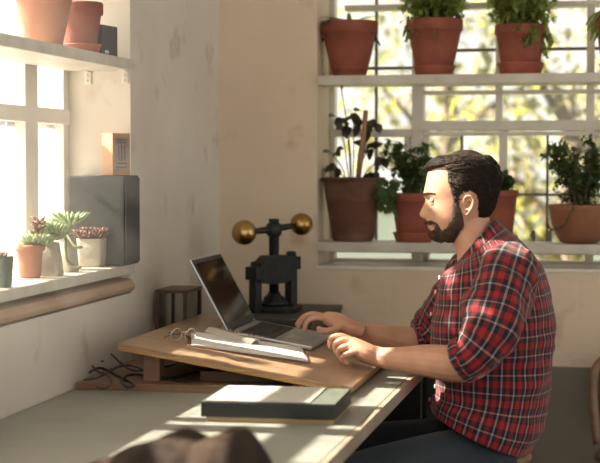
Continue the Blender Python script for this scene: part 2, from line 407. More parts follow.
def pot(name, loc, r1, r0, h, label, mpot, rim=.03, saucer=None, cat='potted plant', group=None):
    t = empty(name, loc, label, cat, group)
    z = 0
    if saucer:
        sr, sh = saucer; b = bmesh.new()
        lathe(b, [(sr*.82, 0), (sr*.86, .003), (sr*.97, sh-.006), (sr, sh-.004), (sr, sh), (sr-.006, sh), (sr*.84, .008)], 40)
        obj('saucer', b, M['saucer'] if mpot == M['terra'] else mpot, t); z = .008
    b = bmesh.new(); lathe(b, pot_profile(r1, r0, h-z, rim), 44, (0, 0, z)); obj('pot', b, mpot, t)
    b = bmesh.new(); lathe(b, [(r1-.018, h-.026), (r1-.018, h-.018), (r1*.5, h-.012), (.002, h-.010)], 24); obj('soil', b, M['soil'], t)
    return t, h
def fern(t, h, n, L, leaf, mleaf, droop=.9, base=.03, squash=1.0, updir=.7, lw=.5, bias=(0, 0)):
    st = bmesh.new(); fo = bmesh.new()
    for i in range(n):
        a = rnd.uniform(0, 2*math.pi); d = Vector((math.cos(a)+bias[0], math.sin(a)*squash+bias[1], 0)); up = rnd.uniform(.15, 1)*updir
        p = Vector((math.cos(a)*base*rnd.random(), math.sin(a)*base*rnd.random(), h-.015)); l = L*rnd.uniform(.6, 1.1)
        pts = []; v = (d*(1-up*.5)+Vector((0, 0, up*1.5))).normalized(); seg = 9
        for k in range(seg+1):
            pts.append(p.copy()); p = p+v*(l/seg); v = (v-Vector((0, 0, droop/seg*1.6))+rv(.05)).normalized()
        tube(st, pts, [.0012]*len(pts), 4)
        for k in range(1, seg+1):
            tt = (pts[k]-pts[k-1]).normalized(); sd_ = tt.cross(Vector((0, 0, 1)))
            for j in (0, .5):
                q = pts[k-1].lerp(pts[k], j); sc_ = leaf*(1.15-.75*k/seg)
                for s in (-1, 1): leaf_mesh(fo, q, sd_*s+tt*.4+rv(.15), Vector((0, 0, 1)), sc_*rnd.uniform(.8, 1.2), sc_*lw, .3, 2)
    obj('frond_stem', st, M['vine'], t); obj('frond', fo, mleaf, t)
def bushy(t, h, stems, H, spread, leaf, mleaf, lpn=6, lw=.5, twig=3, thick=.003, woody='stem', cx=0):
    st = bmesh.new(); fo = bmesh.new()
    for i in range(stems):
        a = 2*math.pi*i/stems+rnd.uniform(-.5, .5); l = H*rnd.uniform(.7, 1.05)
        p = Vector((.01*math.cos(a), .01*math.sin(a), h-.02)); v = Vector((math.cos(a)*spread/H*.6+cx, math.sin(a)*spread/H*.6, 1)).normalized(); pts = []
        for k in range(9): pts.append(p.copy()); p = p+v*(l/8); v = (v+rv(.12)).normalized()
        tube(st, pts, [thick*(1-.08*k) for k in range(9)], 5)
        for k in range(2, 9):
            for j in range(twig):
                d = (rv(1)+Vector((0, 0, .5))).normalized(); tl = spread*rnd.uniform(.25, .7)*(1-.06*k)
                q = pts[k]; e = [q, q+d*tl*.5+rv(.004), q+d*tl+rv(.006)]; tube(st, e, [thick*.4, thick*.3, thick*.2], 3)
                for n_ in range(lpn):
                    f = rnd.random(); pp = e[0].lerp(e[2], .25+.75*f)
                    leaf_mesh(fo, pp, rv(1)+d*.4, Vector((0, 0, 1)), leaf*rnd.uniform(.7, 1.2), leaf*lw, .25, 2)
    obj('stem', st, M[woody], t); obj('foliage', fo, mleaf, t)

YS = 5.205
def on_shelf(px, z): p = at(px, 163+(1.3-z)*300, 'Y', YS); return (p.x, YS, z)
ZU, ZL = 1.584, 1.044
# upper row of back window
t, h = pot('potted_aloe', on_shelf(349.5, ZU), .094, .058, .180, 'red terracotta pot with arching strappy leaves, leftmost on the upper back-window shelf', M['terra'], .042, (.062, .030))
fern(t, h, 7, .13, .030, M['leafdark'], 1.3, .02, .5, .55, .5)
b = bmesh.new()
for a in (-2.9, -.2, .5, 2.5, 1.7): leaf_mesh(b, Vector((0, 0, h-.02)), Vector((math.cos(a), math.sin(a)*.6, 1.3)), Vector((0, 0, 1)), .105, .016, .8, 6)
obj('strap_leaf', b, M['leaf'], t)
t, h = pot('potted_fern', on_shelf(434.5, ZU), .092, .058, .182, 'red pot with a full fern hanging left, above the man on the upper shelf', M['terra'], .040, (.070, .032))
bushy(t, h, 16, .13, .17, .026, M['fern'], 6, .55, 3, .002)
fern(t, h, 16, .12, .030, M['fern'], 2.0, .02, .8, .9, .8, (-.9, -.5))
t, h = pot('potted_fern', on_shelf(520.5, ZU), .084, .060, .160, 'red pot with a yellow-green fern spilling over its right rim on the upper shelf', M['terra'], .034, (.076, .038))
bushy(t, h, 16, .13, .17, .026, M['fern'], 6, .55, 3, .002)
fern(t, h, 24, .13, .030, M['fern'], 2.1, .02, .8, .9, .8, (1.0, -.6))
t, h = pot('potted_fern', on_shelf(621, ZU), .084, .060, .185, 'potted fern cut off by the photo\'s right edge on the upper shelf', M['terra'], .04, (.070, .032))
fern(t, h, 60, .13, .026, M['fern'], 1.9, .02, .8, .9, .7, (-.4, 0))
# lower row
t, h = pot('potted_begonia', on_shelf(353, ZL), .106, .068, .203, 'large weathered brown clay pot with dark sparse leaves and a cane stick', M['terra_old'], .0, None)
b = bmesh.new(); tube(b, [(.02, -.05, h-.06), (.052, -.055, h+.225)], [.0085, .0085], 7); obj('cane', b, M['cane'], t)
st = bmesh.new(); fo = bmesh.new()
for (dx, dz, n_) in ((-.045, .19, 5), (-.070, .08, 3), (.0, .215, 4), (.03, .17, 6), (.07, .19, 3), (.05, .10, 6), (.085, .06, 6), (-.070, .03, 6), (-.02, .17, 4), (-.035, .30, 1), (.065, .02, 5)):
    pts = [Vector((dx*.25, 0, h-.02)), Vector((dx*.55, rnd.uniform(-.02, .02), h+dz*.5)), Vector((dx, rnd.uniform(-.04, .02), h+dz))]
    P_ = [Vector(q) for q in smooth_path([tuple(q) for q in pts], 4)]; tube(st, P_, [.002]*len(P_), 5)
    for j in range(n_): leaf_mesh(fo, pts[2]+rv(.016), rv(1)+Vector((0, 0, -.35)), Vector((0, -.7, .7)), rnd.uniform(.028, .044) if dz < .3 else .02, .030 if dz < .3 else .012, .35, 4)
obj('stem', st, M['stem'], t); obj('foliage', fo, M['leafdark'], t)
t, h = pot('potted_ivy', on_shelf(414, ZL), .078, .055, .158, 'terracotta pot with dense dark green ivy, directly left of the man\'s face', M['terra'], .030, (.070, .030))
bushy(t, h, 7, .19, .11, .022, M['leaf'], 5, .8, 3, cx=-.1)
b = bmesh.new()
for k in range(60):
    leaf_mesh(b, Vector((-.085+rnd.uniform(-.03, .03), -.05+rnd.uniform(-.02, .02), h-.05*rnd.random()-.0+rnd.uniform(-.01, .05))), rv(1)+Vector((0, -.3, -.5)), Vector((0, -1, .3)), .03, .026, .3, 3)
obj('trailing_leaf', b, M['leaf'], t)
t, h = pot('potted_jade', on_shelf(498, ZL), .066, .046, .168, 'terracotta pot with low leafy plant partly hidden behind the man\'s head', M['terra'], .022, (.064, .022))
bushy(t, h, 6, .075, .06, .022, M['leaf'], 5, .75, 3)
tb = empty('potted_bush', on_shelf(580, ZL), 'low round tan clay bowl with a bush and a hanging stem', 'potted plant')
b = bmesh.new(); lathe(b, [(.05, 0), (.062, .003), (.080, .03), (.092, .065), (.099, .105), (.101, .122), (.097, .124), (.092, .118), (.085, .09), (.06, .05)], 44); obj('bowl', b, M['terra_bowl'], tb)
b = bmesh.new(); lathe(b, [(.09, .108), (.09, .114), (.002, .118)], 24); obj('soil', b, M['soil'], tb)
bushy(tb, .12, 9, .225, .13, .019, M['leaf'], 7, .6, 5, .005)
b = bmesh.new(); P_ = [Vector(q) for q in smooth_path([(-.01, -.05, .13), (-.02, -.104, .115), (-.045, -.106, .06), (-.085, -.07, .045), (-.100, -.04, .06)], 6)]; tube(b, P_, [.0028]*len(P_), 6)
for q in P_[8::2]: leaf_mesh(b, q, rv(1), Vector((0, -1, 0)), .012, .008, .2, 2)
obj('hanging_stem', b, M['stem'], tb)

# left window upper shelf
def on_left(px, py, Xv, z): p = at(px, py, 'X', Xv); return (p.x, p.y, z)
zt = 1.579
q0 = at(44, 30, 'X', -1.41)
t, h = pot('terracotta_pot', (-1.41, q0.y, zt), .078, .044, .175, 'largest orange terracotta pot, front one on the upper left shelf, cut off at the top', M['terra_lit'], .04)
bushy(t, h, 5, .12, .06, .022, M['leaf'], 4, .6, 2)
q0 = at(81, 30, 'X', -1.40)
t, h = pot('terracotta_pot', (-1.40, q0.y, zt), .058, .040, .138, 'terracotta pot standing in a saucer behind the largest pot on the upper left shelf', M['terra'], .034, (.054, .030))
b = bmesh.new(); box(b, (-.02, -.055, 0), (.02, .055, .082), .006)
tr = empty('desk_radio', (-1.372, 4.045, zt), 'small dark grey slanted box with black front at the end of the upper left shelf', 'radio', rz=R(-8))
obj('casing', bx((-.045, -.045, 0), (.018, .045, .078), .004), M['grey'], tr, False)
obj('front_panel', bx((.018, -.046, 0), (.034, .046, .082), .004), M['keys'], tr, False)
obj('badge', bx((.0342, -.030, .008), (.0350, -.010, .016)), M['paper'], tr, False)

# left window lower shelf
zs = 1.029
sp = empty('speaker', (-1.374, 4.085, zs), 'black box loudspeaker standing at the end of the lower left shelf', 'speaker')
obj('cabinet', bx((-.078, -.065, 0), (.078, .066, .238), .006), M['black'], sp, False)
obj('grille', bx((.0785, -.060, .006), (.0830, .060, .232), .003), M['black'], sp, False)
wb = empty('wooden_block', (-1.338, 4.085, zs+.2385), 'small wooden picture block with a pale printed front standing on the speaker', 'picture block', rz=R(-32))
obj('body', bx((-.022, -.030, 0), (.022, .030, .112), .002), mat('block_wood', (.50, .30, .17), .6, (.42, .24, .13), 8), wb, False)
obj('print', bx((.0222, -.025, .012), (.0230, .025, .100)), mat('block_print', (.33, .30, .26), .7, (.22, .20, .18), 60), wb, False)
b = bmesh.new()
for z0 in (.020, .030, .085, .092): box(b, (.0231, -.018, z0), (.0236, .018, z0+.003))
box(b, (.0231, -.012, .04), (.0236, -.009, .08)); box(b, (.0231, .009, .04), (.0236, .012, .08)); box(b, (.0231, -.002, .04), (.0236, .001, .08))
obj('print_line', b, mat('ink', (.12, .11, .10), .8), wb, False)

def square_pot(name, loc, a, b_, hgt, label, mt, rz=0):
    t = empty(name, loc, label, 'potted succulent', rz=rz)
    bm = bmesh.new()
    def sq(s, z, r=.2): 
        pts = []
        for k in range(32):
            an = 2*math.pi*k/32+math.pi/4; c, s_ = math.cos(an), math.sin(an); e = .35
            pts.append(Vector((s*math.copysign(abs(c)**e, c), s*math.copysign(abs(s_)**e, s_), z)))
        return pts
    loft(bm, [sq(b_*.97, 0), sq(b_, .003), sq(a, hgt-.002), sq(a-.002, hgt), sq(a-.006, hgt), sq(a-.007, hgt-.012)])
    obj('pot', bm, mt, t)
    return t
def rosette(bm, c, r, n, tilt=.5, lw=.35, layers=3):
    for l in range(layers):
        for k in range(n):
            a = 2*math.pi*(k+.5*l)/n; up = .25+.55*l/layers*2+tilt*.3
            d = Vector((math.cos(a), math.sin(a), up))
            L = 1.2*r*(1-.22*l); dn = d.normalized(); p0 = Vector(c)
            pts = [p0, p0+dn*L*.4, p0+dn*L*.8+Vector((0, 0, .1*L)), p0+dn*L+Vector((0, 0, .18*L))]
            tube(bm, pts, [L*lw*.25, L*lw*.42, L*lw*.34, .0006], 6)
gx = 'succulents in pots on the lower left shelf'
t = square_pot('potted_succulent', (-1.345, 3.285, zs), .028, .024, .068, 'dark green square pot with small succulents, nearest on the lower left shelf', M['greenpot'])
b = bmesh.new()
for k in range(5): rosette(b, (rnd.uniform(-.018, .018), rnd.uniform(-.018, .018), .062), .022, 7)
obj('rosette', b, M['succ_red'], t)
p = at(29, 278, 'Z', zs)
t, h = pot('potted_succulent', (p.x-.005, p.y+.02, zs), .036, .026, .078, 'small orange terracotta pot with a tall reddish succulent on the lower left shelf', M['terra_lit'], .016, None, 'potted succulent')
b = bmesh.new()
for k in range(26):
    z = h-.01+.066*k/26; a = k*2.4; d = Vector((math.cos(a), math.sin(a), .7)); q = Vector((.010+.010*k/26, .01, z)); tube(b, [q, q+d*.011, q+d*.020], [.004, .005, .0012], 6)
obj('red_spike', b, M['succ_red'], t)
b = bmesh.new()
for k in range(12): rosette(b, (.012+rnd.uniform(-.025, .025), rnd.uniform(-.02, .02), h-.01+rnd.uniform(0, .025)), .022, 7)
obj('rosette', b, M['succ'], t)
p = at(47, 276, 'Z', zs)
t = square_pot('potted_succulent', (p.x, p.y+.02, zs), .021, .030, .080, 'pale tapered pot narrowing upward, beside the small orange pot on the lower left shelf', M['concrete'], .1)
b = bmesh.new()
for k in range(18): rosette(b, (rnd.uniform(-.03, .03), rnd.uniform(-.03, .03), .082+rnd.uniform(0, .032)), .024, 8)
obj('rosette', b, M['succ'], t)
p = at(63, 272, 'Z', zs)
t = square_pot('potted_succulent', (p.x, p.y+.02, zs), .022, .027, .088, 'pale pot with a long bent-stemmed spiky rosette and hanging runners on the lower left shelf', M['concrete'], -.2)
b = bmesh.new(); tube(b, [(0, 0, .075), (.008, -.01, .10), (.022, -.01, .122)], [.005, .005, .006], 7); obj('trunk', b, M['succ'], t)
b = bmesh.new(); rosette(b, (.022, -.012, .118), .046, 11, .6, .22, 4)
for k in range(10): rosette(b, (rnd.uniform(-.035, .0), rnd.uniform(-.02, .01), .09+rnd.uniform(0, .028)), .024, 8)
obj('rosette', b, M['succ'], t)
b = bmesh.new()
for pl_ in ([(.01, -.02, .085), (.020, -.034, .065), (.030, -.042, .03), (.050, -.04, .014), (.068, -.035, .015)], [(.015, -.02, .095), (.03, -.03, .085), (.05, -.036, .066), (.070, -.034, .064)]):
    P_ = [Vector(q) for q in smooth_path(pl_, 5)]; tube(b, P_, [.0042]*(len(P_)-2)+[.003, .001], 7)
obj('runner', b, M['vine'], t)
p = at(86, 267, 'Z', zs)
t = square_pot('potted_succulent', (p.x+.005, p.y+.03, zs), .036, .032, .074, 'pale cube pot with reddish rosettes next to the black speaker', M['concrete'], .05)
b = bmesh.new()
for k in range(14): rosette(b, (rnd.uniform(-.028, .028), rnd.uniform(-.028, .028), .072+rnd.uniform(0, .02)), .021, 7)
obj('rosette', b, M['succ_red'], t)

# ================================================================ DESK
ZD = .75; XE = -.552
dk = empty('desk', (-.94, 3.6, 0), 'long pale grey-green topped work desk along the left wall', 'desk')
obj('desktop', bx((XL+.003, 1.9, ZD-.03), (XE, YB-.003, ZD), .002), M['desk'], dk, False, True)
obj('edge_strip', bx((XE+.0005, 1.9, ZD-.032), (XE+.014, YB-.003, ZD-.001), .002), M['deskedge'], dk, False, True)
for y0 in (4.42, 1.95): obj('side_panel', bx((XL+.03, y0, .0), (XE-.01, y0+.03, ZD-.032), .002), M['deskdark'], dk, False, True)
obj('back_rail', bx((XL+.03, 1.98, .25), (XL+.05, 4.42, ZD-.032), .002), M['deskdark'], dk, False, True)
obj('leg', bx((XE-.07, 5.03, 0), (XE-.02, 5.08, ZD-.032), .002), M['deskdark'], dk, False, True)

# plywood riser, tilted toward the man
A = Vector((-1.206, 3.69, .865)); B = Vector((-.632, 3.69, .774)); TW = (B-A).length; tilt = math.atan2(A.z-B.z, B.x-A.x)
rs = empty('plywood_riser', (-.92, 4.08, ZD), 'sloping plywood stand board under the laptop on the desk', 'riser board')
TM = Matrix.Translation(A) @ Matrix.Rotation(tilt, 4, 'Y')      # local x along slope, y depth, z = normal of the top
obj('top_board', bx((0, 0, -.0065), (TW, .785, 0), .0015, TM), M['ply'], rs, False, True)
obj('board_edge', bx((.001, .001, -.018), (TW-.001, .784, -.0066), .001, TM), M['plyedge'], rs, False, True)
obj('base_board', bx((XL+.01, 3.68, ZD+.0005), (-.74, 4.44, ZD+.018), .002), M['pine'], rs, False, True)
def under(x): return A.z-.018-(x-A.x)*math.tan(tilt)-.001
p = at(144, 380, 'Y', 3.74); q = at(160, 380, 'Y', 3.74)
for y0 in (3.735, 4.35):
    bm = bmesh.new(); x0, x1 = p.x, q.x
    vs = [Vector((x0, y0, ZD+.0185)), Vector((x1, y0, ZD+.0185)), Vector((x1, y0, under(x1))), Vector((x0, y0, under(x0)))]
    loft(bm, [vs, [v+Vector((0, .045, 0)) for v in vs]]); obj('leg', bm, M['pine'], rs, False, True)
for y0 in (3.70, 4.35): obj('leg', bx((-.775, y0, ZD+.0185), (-.745, y0+.05, under(-.745)), .001), mat('red_wood', (.28, .10, .06), .6), rs, False, True)
obj('storage_drawer', bx((-1.02, 3.76, ZD+.0185), (-.79, 4.2, ZD+.042), .002), M['darkwood'], rs, False, True)
# things standing on the tilted board use its local frame
def onboard(x, y): return Vector((x, y, A.z-(x-A.x)*math.tan(tilt)))
def board_empty(name, x, y, rz, label, cat, lift=.0006):
    o = empty(name, onboard(x, y)+Vector((0, 0, lift)), label, cat)
    o.rotation_euler = (Matrix.Rotation(tilt, 4, 'Y') @ Matrix.Rotation(rz, 4, 'Z')).to_euler(); return o

# laptop: base local x 0..0.228 (hinge at 0), y 0..0.31
lt = board_empty('laptop', -1.045, 4.125, 0, 'open silver laptop with dark screen facing the man', 'laptop')
obj('base', bx((0, 0, .003), (.232, .315, .0125), .0025), M['alu'], lt, False)
bm = bmesh.new(); box(bm, (.028, .022, .0126), (.124, .293, .0130))
for r_ in range(6):
    for k in range(14 if r_ != 5 else 8):
        wdt = (.268/14) if r_ != 5 else .268/8
        box(bm, (.030+r_*.0155, .0235+k*wdt, .0130), (.030+r_*.0155+.0125, .0235+(k+1)*wdt-.003, .0142))
obj('keyboard', bm, M['keys'], lt, False)
obj('trackpad', bx((.140, .105, .0126), (.212, .210, .0131), .0002), mat('trackpad', (.42, .43, .45), .4, metal=.6), lt, False)
for y0 in (.02, .28):
    for x0 in (.02, .2): obj('rubber_foot', bx((x0, y0, 0), (x0+.01, y0+.012, .003)), M['keys'], lt, False)
sa = math.atan2(-(-1.146+1.045), 1.052-.868)      # lean back of the lid
LM = Matrix.Rotation(-tilt, 4, 'Y') @ Matrix.Rotation(-sa, 4, 'Y')
LM = Matrix.Translation((.002, 0, .014)) @ LM
lid = obj('lid', bx((-.005, 0, 0), (0, .315, .215), .0022, LM), M['alu'], lt, False)
obj('bezel', bx((.0002, .003, .003), (.0012, .312, .212), .0003, LM), M['keys'], lid, False)
obj('display', bx((.0014, .014, .018), (.0018, .301, .200), 0, LM), M['screen'], lid, False)
bm = bmesh.new(); tube(bm, [(.002, .04, .0135), (.002, .275, .0135)], .0045, 10); obj('hinge', bm, M['keys'], lt)

# clipboard, landscape, with a long clip on its far edge
cb = board_empty('clipboard', -.955, 3.985, R(15), 'brown clipboard with white papers lying near the laptop', 'clipboard')
obj('board', bx((-.155, -.118, 0), (.155, .118, .003), .001), M['hard'], cb, False)
bm = bmesh.new()
for k in range(4):
    Mx = Matrix.Rotation(R(rnd.uniform(-1.2, 1.2)), 4, 'Z')
    box(bm, (-.146+.002*k, -.112, .0032+k*.0009), (.149-.002*k, .104, .0039+k*.0009), 0, Mx)
obj('paper', bm, M['paper'], cb, False)
bc = board_empty('document_clip', -1.012, 4.055, R(-26), 'long silver spring clip lying askew on the white papers beside the laptop', 'clip', .0072)
bm = bmesh.new()
prof = [(-.020, .001), (-.016, .004), (-.004, .013), (.010, .014), (.019, .007), (.022, .0005), (.019, .0003), (.008, .010), (-.004, .009), (-.018, .0006)]
loft(bm, [[Vector((x, y_, z)) for y_, z in prof] for x in (-.082, -.03, .03, .078)])
obj('clip_plate', bm, M['steel'], bc, False)
for x in (-.06, -.01, .045):
    bm = bmesh.new(); tube(bm, [Vector((x+.010*math.cos(a), .014+.003*a, .013+.008*math.sin(a))) for a in [k*.5 for k in range(13)]], .0014, 6); obj('spring', bm, M['brass'], bc)
# folded wire glasses at the clipboard's left end
gl = board_empty('eyeglasses', -1.104, 3.90, R(62), 'folded wire-rimmed glasses lying at the left end of the clipboard', 'glasses', .001)
gl.scale = (.8, .8, .8)
bm = bmesh.new()
for s in (-1, 1):
    pts = [Vector((s*.033+.024*math.cos(a), .003*math.sin(a*2), .021+.019*math.sin(a))) for a in [2*math.pi*k/20 for k in range(21)]]
    tube(bm, pts, .0013, 6)
tube(bm, [Vector(q) for q in smooth_path([(-.010, 0, .026), (0, -.004, .031), (.010, 0, .026)], 4)], .0013, 6)
obj('rim', bm, M['steel'], gl)
for s in (-1, 1):
    bm = bmesh.new(); tube(bm, [Vector(q) for q in smooth_path([(s*.057, 0, .026), (s*.060, .010, .024), (s*.02, .018+.006*s, .018), (-s*.035, .020+.006*s, .012), (-s*.055, .022+.006*s, .003)], 5)], .0015, 6)
    obj('temple', bm, M['hard'], gl)
    bm = bmesh.new(); lathe(bm, [(.0225, 0), (.0225, .0008)], 24); xform(bm, Matrix.Translation((s*.033, 0, .021)) @ Matrix.Rotation(R(90), 4, 'X') @ Matrix.Scale(.82, 4, (0, 1, 0)))
    obj('lens', bm, M['lglass'], gl)

# box file with a grey sheet on it
bf = empty('box_file', (-.745, 3.40, ZD), 'dark green flat document box in front of the plywood stand', 'box file')
bf.rotation_euler = (0, 0, R(2))
obj('tray', bx((-.136, -.114, .0005), (.138, .114, .010), .001), mat('card_edge', (.45, .31, .16), .7), bf, False)
obj('lid', bx((-.146, -.122, .0104), (.144, .122, .043), .003), M['boxgreen'], bf, False)
obj('lid_label', bx((-.144, -.120, .0432), (.142, .120, .0440), .0005), M['boxtop'], bf, False)
sh = obj('paper_sheet', bx((-.136, -.116, 0), (.088, .116, .0015)), M['sheet'], None, False); sh.location = (-.745, 3.40, ZD+.0445); sh.rotation_euler = (0, 0, R(2))
tag(sh, 'pale grey sheet lying on the dark green document box', 'paper')

# cables under the riser
def cable(pts, r, label):
    b = bmesh.new(); P_ = [Vector(q) for q in smooth_path(pts, 7)]; tube(b, P_, r, 7)
    return tag(obj('power_cable', b, M['cable'], None), label, 'cable', None)
zc = ZD+.022
def cp(px, py, dz=0): q = at(px, py, 'Z', zc); return (q.x, q.y, zc+dz)
cable([cp(76, 374, .01), cp(74, 368, .02), cp(80, 366, .02), cp(83, 374, 0), cp(100, 372, .01), cp(118, 376, 0), cp(134, 385, 0), cp(126, 388, .002), cp(122, 382, .006), cp(134, 376, .004), cp(168, 378, 0), cp(200, 372, 0), cp(240, 372, 0)], .0034, 'thick black cable with a raised loop at its left end by the wall')
cable([cp(90, 366, .022), cp(108, 364, .03), cp(120, 370, .02), cp(136, 374, .008), cp(172, 370, .012), cp(190, 362, .012), cp(216, 366, 0), cp(236, 366, .0)], .0026, 'thin black cable running highest from the left wall under the plywood board')
cable([cp(84, 380, 0), cp(98, 380, .006), cp(112, 375, .012), cp(128, 370, .012), cp(150, 376, .01), cp(180, 381, .0), cp(206, 378, .006), cp(230, 376, .002)], .0022, 'black cable lying straightest along the front of the base board')
cable([cp(96, 386, .0), cp(104, 389, .0), cp(112, 384, .004), cp(106, 379, .01), cp(96, 376, .015), cp(92, 370, .02), cp(104, 369, .02)], .0020, 'short black cable curling in a small loop left of the wooden leg')

# lantern
ln = empty('glass_lantern', (-1.258, 4.41, ZD+.0), 'small wooden framed glass lantern by the left wall behind the plywood stand', 'lantern')
a_, b2, H = .040, .078, .195
for sx in (-1, 1):
    for sy in (-1, 1): obj('post', bx((sx*a_-.005, sy*b2-.005, .0), (sx*a_+.005, sy*b2+.005, H-.01), .001), M['darkwood'], ln, False)
for z0, nm in ((.019, 'bottom_frame'), (H-.012, 'top_frame')):
    bm = bmesh.new(); box(bm, (-a_-.006, -b2-.006, z0), (a_+.006, b2+.006, z0+.010), .001); obj(nm, bm, M['darkwood'], ln, False)
bm = bmesh.new()
for sx in (-1, 1): box(bm, (sx*a_-.0008, -b2+.006, .03), (sx*a_+.0008, b2-.006, H-.013))
for sy in (-1, 1): box(bm, (-a_+.006, sy*b2-.0008, .03), (a_-.006, sy*b2+.0008, H-.013))
obj('glass_pane', bm, M['lglass'], ln, False)

# dark case and the screw press standing on it
ZC = .842
cs = empty('storage_case', (-1.03, 4.83, ZD), 'low dark green-black case behind the laptop carrying the screw press', 'case')
obj('case_body', bx((-1.20, 4.58, ZD+.0005), (-.906, 5.085, ZC-.018), .003), M['case'], cs, False, True)
obj('case_lid', bx((-1.204, 4.576, ZC-.0175), (-.902, 5.089, ZC), .003), M['case'], cs, False, True)
YP = 4.82
def pz(px, py, yv=YP): q = at(px, py, 'Y', yv); return q.x, q.z
x0, _ = pz(274, 230)
pr = empty('screw_press', (x0, YP, ZC), 'black iron screw press with two brass ball weights on its crossbar', 'press')
S = 4.94/1600      # metres per photo pixel here
def rel(px): return (px-274)*S
def rz_(py): return at(274, py, 'Y', YP).z-ZC
# base foot (lathe) and screw
bm = bmesh.new(); box(bm, (-.075, -.07, .0005), (.075, .07, .018), .004); obj('base', bm, M['iron'], pr, False)
bm = bmesh.new(); lathe(bm, [(.045, .0185), (.045, .028), (.034, .034), (.032, .044), (.022, .05), (.018, .06)], 28); obj('pressure_foot', bm, M['iron'], pr)
zt_ = rz_(219)
bm = bmesh.new()
lathe(bm, [(.015, .055), (.015, rz_(236)), (.015, zt_-.008), (.0165, zt_-.006), (.0165, zt_), (.012, zt_+.001)], 22)
for k in range(16): lathe(bm, [(.0155, rz_(252)+.005*k*.7), (.0168, rz_(252)+.005*k*.7+.0017), (.0155, rz_(252)+.005*k*.7+.0034)], 18)
obj('screw', bm, M['iron'], pr)
# two uprights: near-left and far-right, beam joins them diagonally
ul = Vector((rel(258)+.008, -.075, 0)); ur = Vector((rel(287), .065, 0)); dirb = (ur-ul).normalized(); ang = math.atan2(dirb.y, dirb.x)
for u_, top in ((ul, rz_(264)), (ur, rz_(256))):
    bm = bmesh.new(); Mx = Matrix.Translation(u_) @ Matrix.Rotation(ang, 4, 'Z')
    box(bm, (-.0145, -.0145, .0005), (.0145, .0145, top-.002), .003, Mx)
    obj('upright', bm, M['iron'], pr, False)
    bm = bmesh.new(); box(bm, (-.021, -.024, top-.045), (.021, .024, top-.004), .004, Mx); lathe(bm, [(.016, top-.004), (.016, top+.008), (.010, top+.012)], 6, u_)
    obj('nut', bm, M['iron'], pr, False)
bm = bmesh.new(); mid = (ul+ur)/2; Mx = Matrix.Translation(mid) @ Matrix.Rotation(ang, 4, 'Z'); hl = (ur-ul).length/2
zb0, zb1 = rz_(282), rz_(255)
vs = [(-hl, zb0+.006), (-hl*.4, zb0-.004), (hl*.4, zb0-.004), (hl, zb0+.010), (hl, zb1-.018), (hl*.45, zb1), (-hl*.45, zb1), (-hl, zb1-.03)]
loft(bm, [[Mx @ Vector((x, y_, z)) for x, z in vs] for y_ in (-.022, .022)]); bmesh.ops.recalc_face_normals(bm, faces=bm.faces); obj('cross_beam', bm, M['iron'], pr, False)
bm = bmesh.new(); lathe(bm, [(.020, rz_(236)), (.024, rz_(234)), (.024, rz_(225)), (.019, rz_(223))], 20); obj('hub', bm, M['iron'], pr)
l_ = Vector((rel(248), -.06, rz_(232))); r_ = Vector((rel(297), .075, rz_(225))); c_ = Vector((0, 0, rz_(229)))
bm = bmesh.new(); tube(bm, [l_.lerp(c_, .1), l_.lerp(c_, .4), c_, r_.lerp(c_, .4), r_.lerp(c_, .1)], [.008, .0095, .012, .0095, .008], 14); obj('crossbar', bm, M['iron'], pr)
for q, rr in ((l_, .0385), (r_, .0355)):
    bm = bmesh.new(); sphere(bm, q, rr, seg=32); obj('ball_weight', bm, M['brass'], pr)

# brown garment heaped on the near end of the desk
bm = bmesh.new(); N = 60
g0 = at(85, 463, 'Y', 2.55); x0, x1, y0, y1 = -1.0, -.50, 2.22, 2.62
def gh(px): 
    P = [(30, 476), (80, 470), (112, 455), (142, 441), (165, 433), (182, 430), (194, 433), (205, 438), (216, 432), (228, 428), (242, 429), (250, 437), (255, 452), (259, 476)]
    for (a, ya), (b, yb) in zip(P, P[1:]):
        if a <= px <= b: return ya+(yb-ya)*(px-a)/(b-a)
    return 480
V = {}
for i in range(N+1):
    for j in range(21):
        px = 30+229*i/N; t = j/20
        yv = 2.30+.36*t; q = at(px, gh(px), 'Y', 2.50); top = max(0.0, q.z-ZD)
        prof = math.sin(math.pi*t)**.55
        z = ZD+.001+top*prof+.010*noise.noise(Vector((px*.03, t*5, 1)))*prof
        V[i, j] = bm.verts.new((q.x, yv+.02*noise.noise(Vector((px*.02, 3, t))), z))
for i in range(N):
    for j in range(20): bm.faces.new((V[i, j], V[i+1, j], V[i+1, j+1], V[i, j+1]))
bl = [V[i, 0] for i in range(N+1)]+[V[N, j] for j in range(1, 21)]+[V[i, 20] for i in range(N-1, -1, -1)]+[V[0, j] for j in range(19, 0, -1)]
bm.faces.new(list(reversed(bl)))
o = obj('folded_jacket', bm, M['cloth']); tag(o, 'blurred dark brown garment heaped on the near end of the desk', 'jacket')

# ================================================================ MAN
YM = 4.12
def W(px, py, yv=YM): return at(px, py, 'Y', yv)
def interp(P, z):
    if z <= P[0][0]: return P[0][1:]
    for a, b in zip(P, P[1:]):
        if z <= b[0]:
            t = (z-a[0])/(b[0]-a[0]); t_ = t
            return tuple(u+(v-u)*t_ for u, v in zip(a[1:], b[1:]))
    return P[-1][1:]
man = empty('person', tuple(W(500, 445)), 'bearded man in a red plaid shirt typing on the laptop at the desk', 'person')
man.location = W(500, 445)
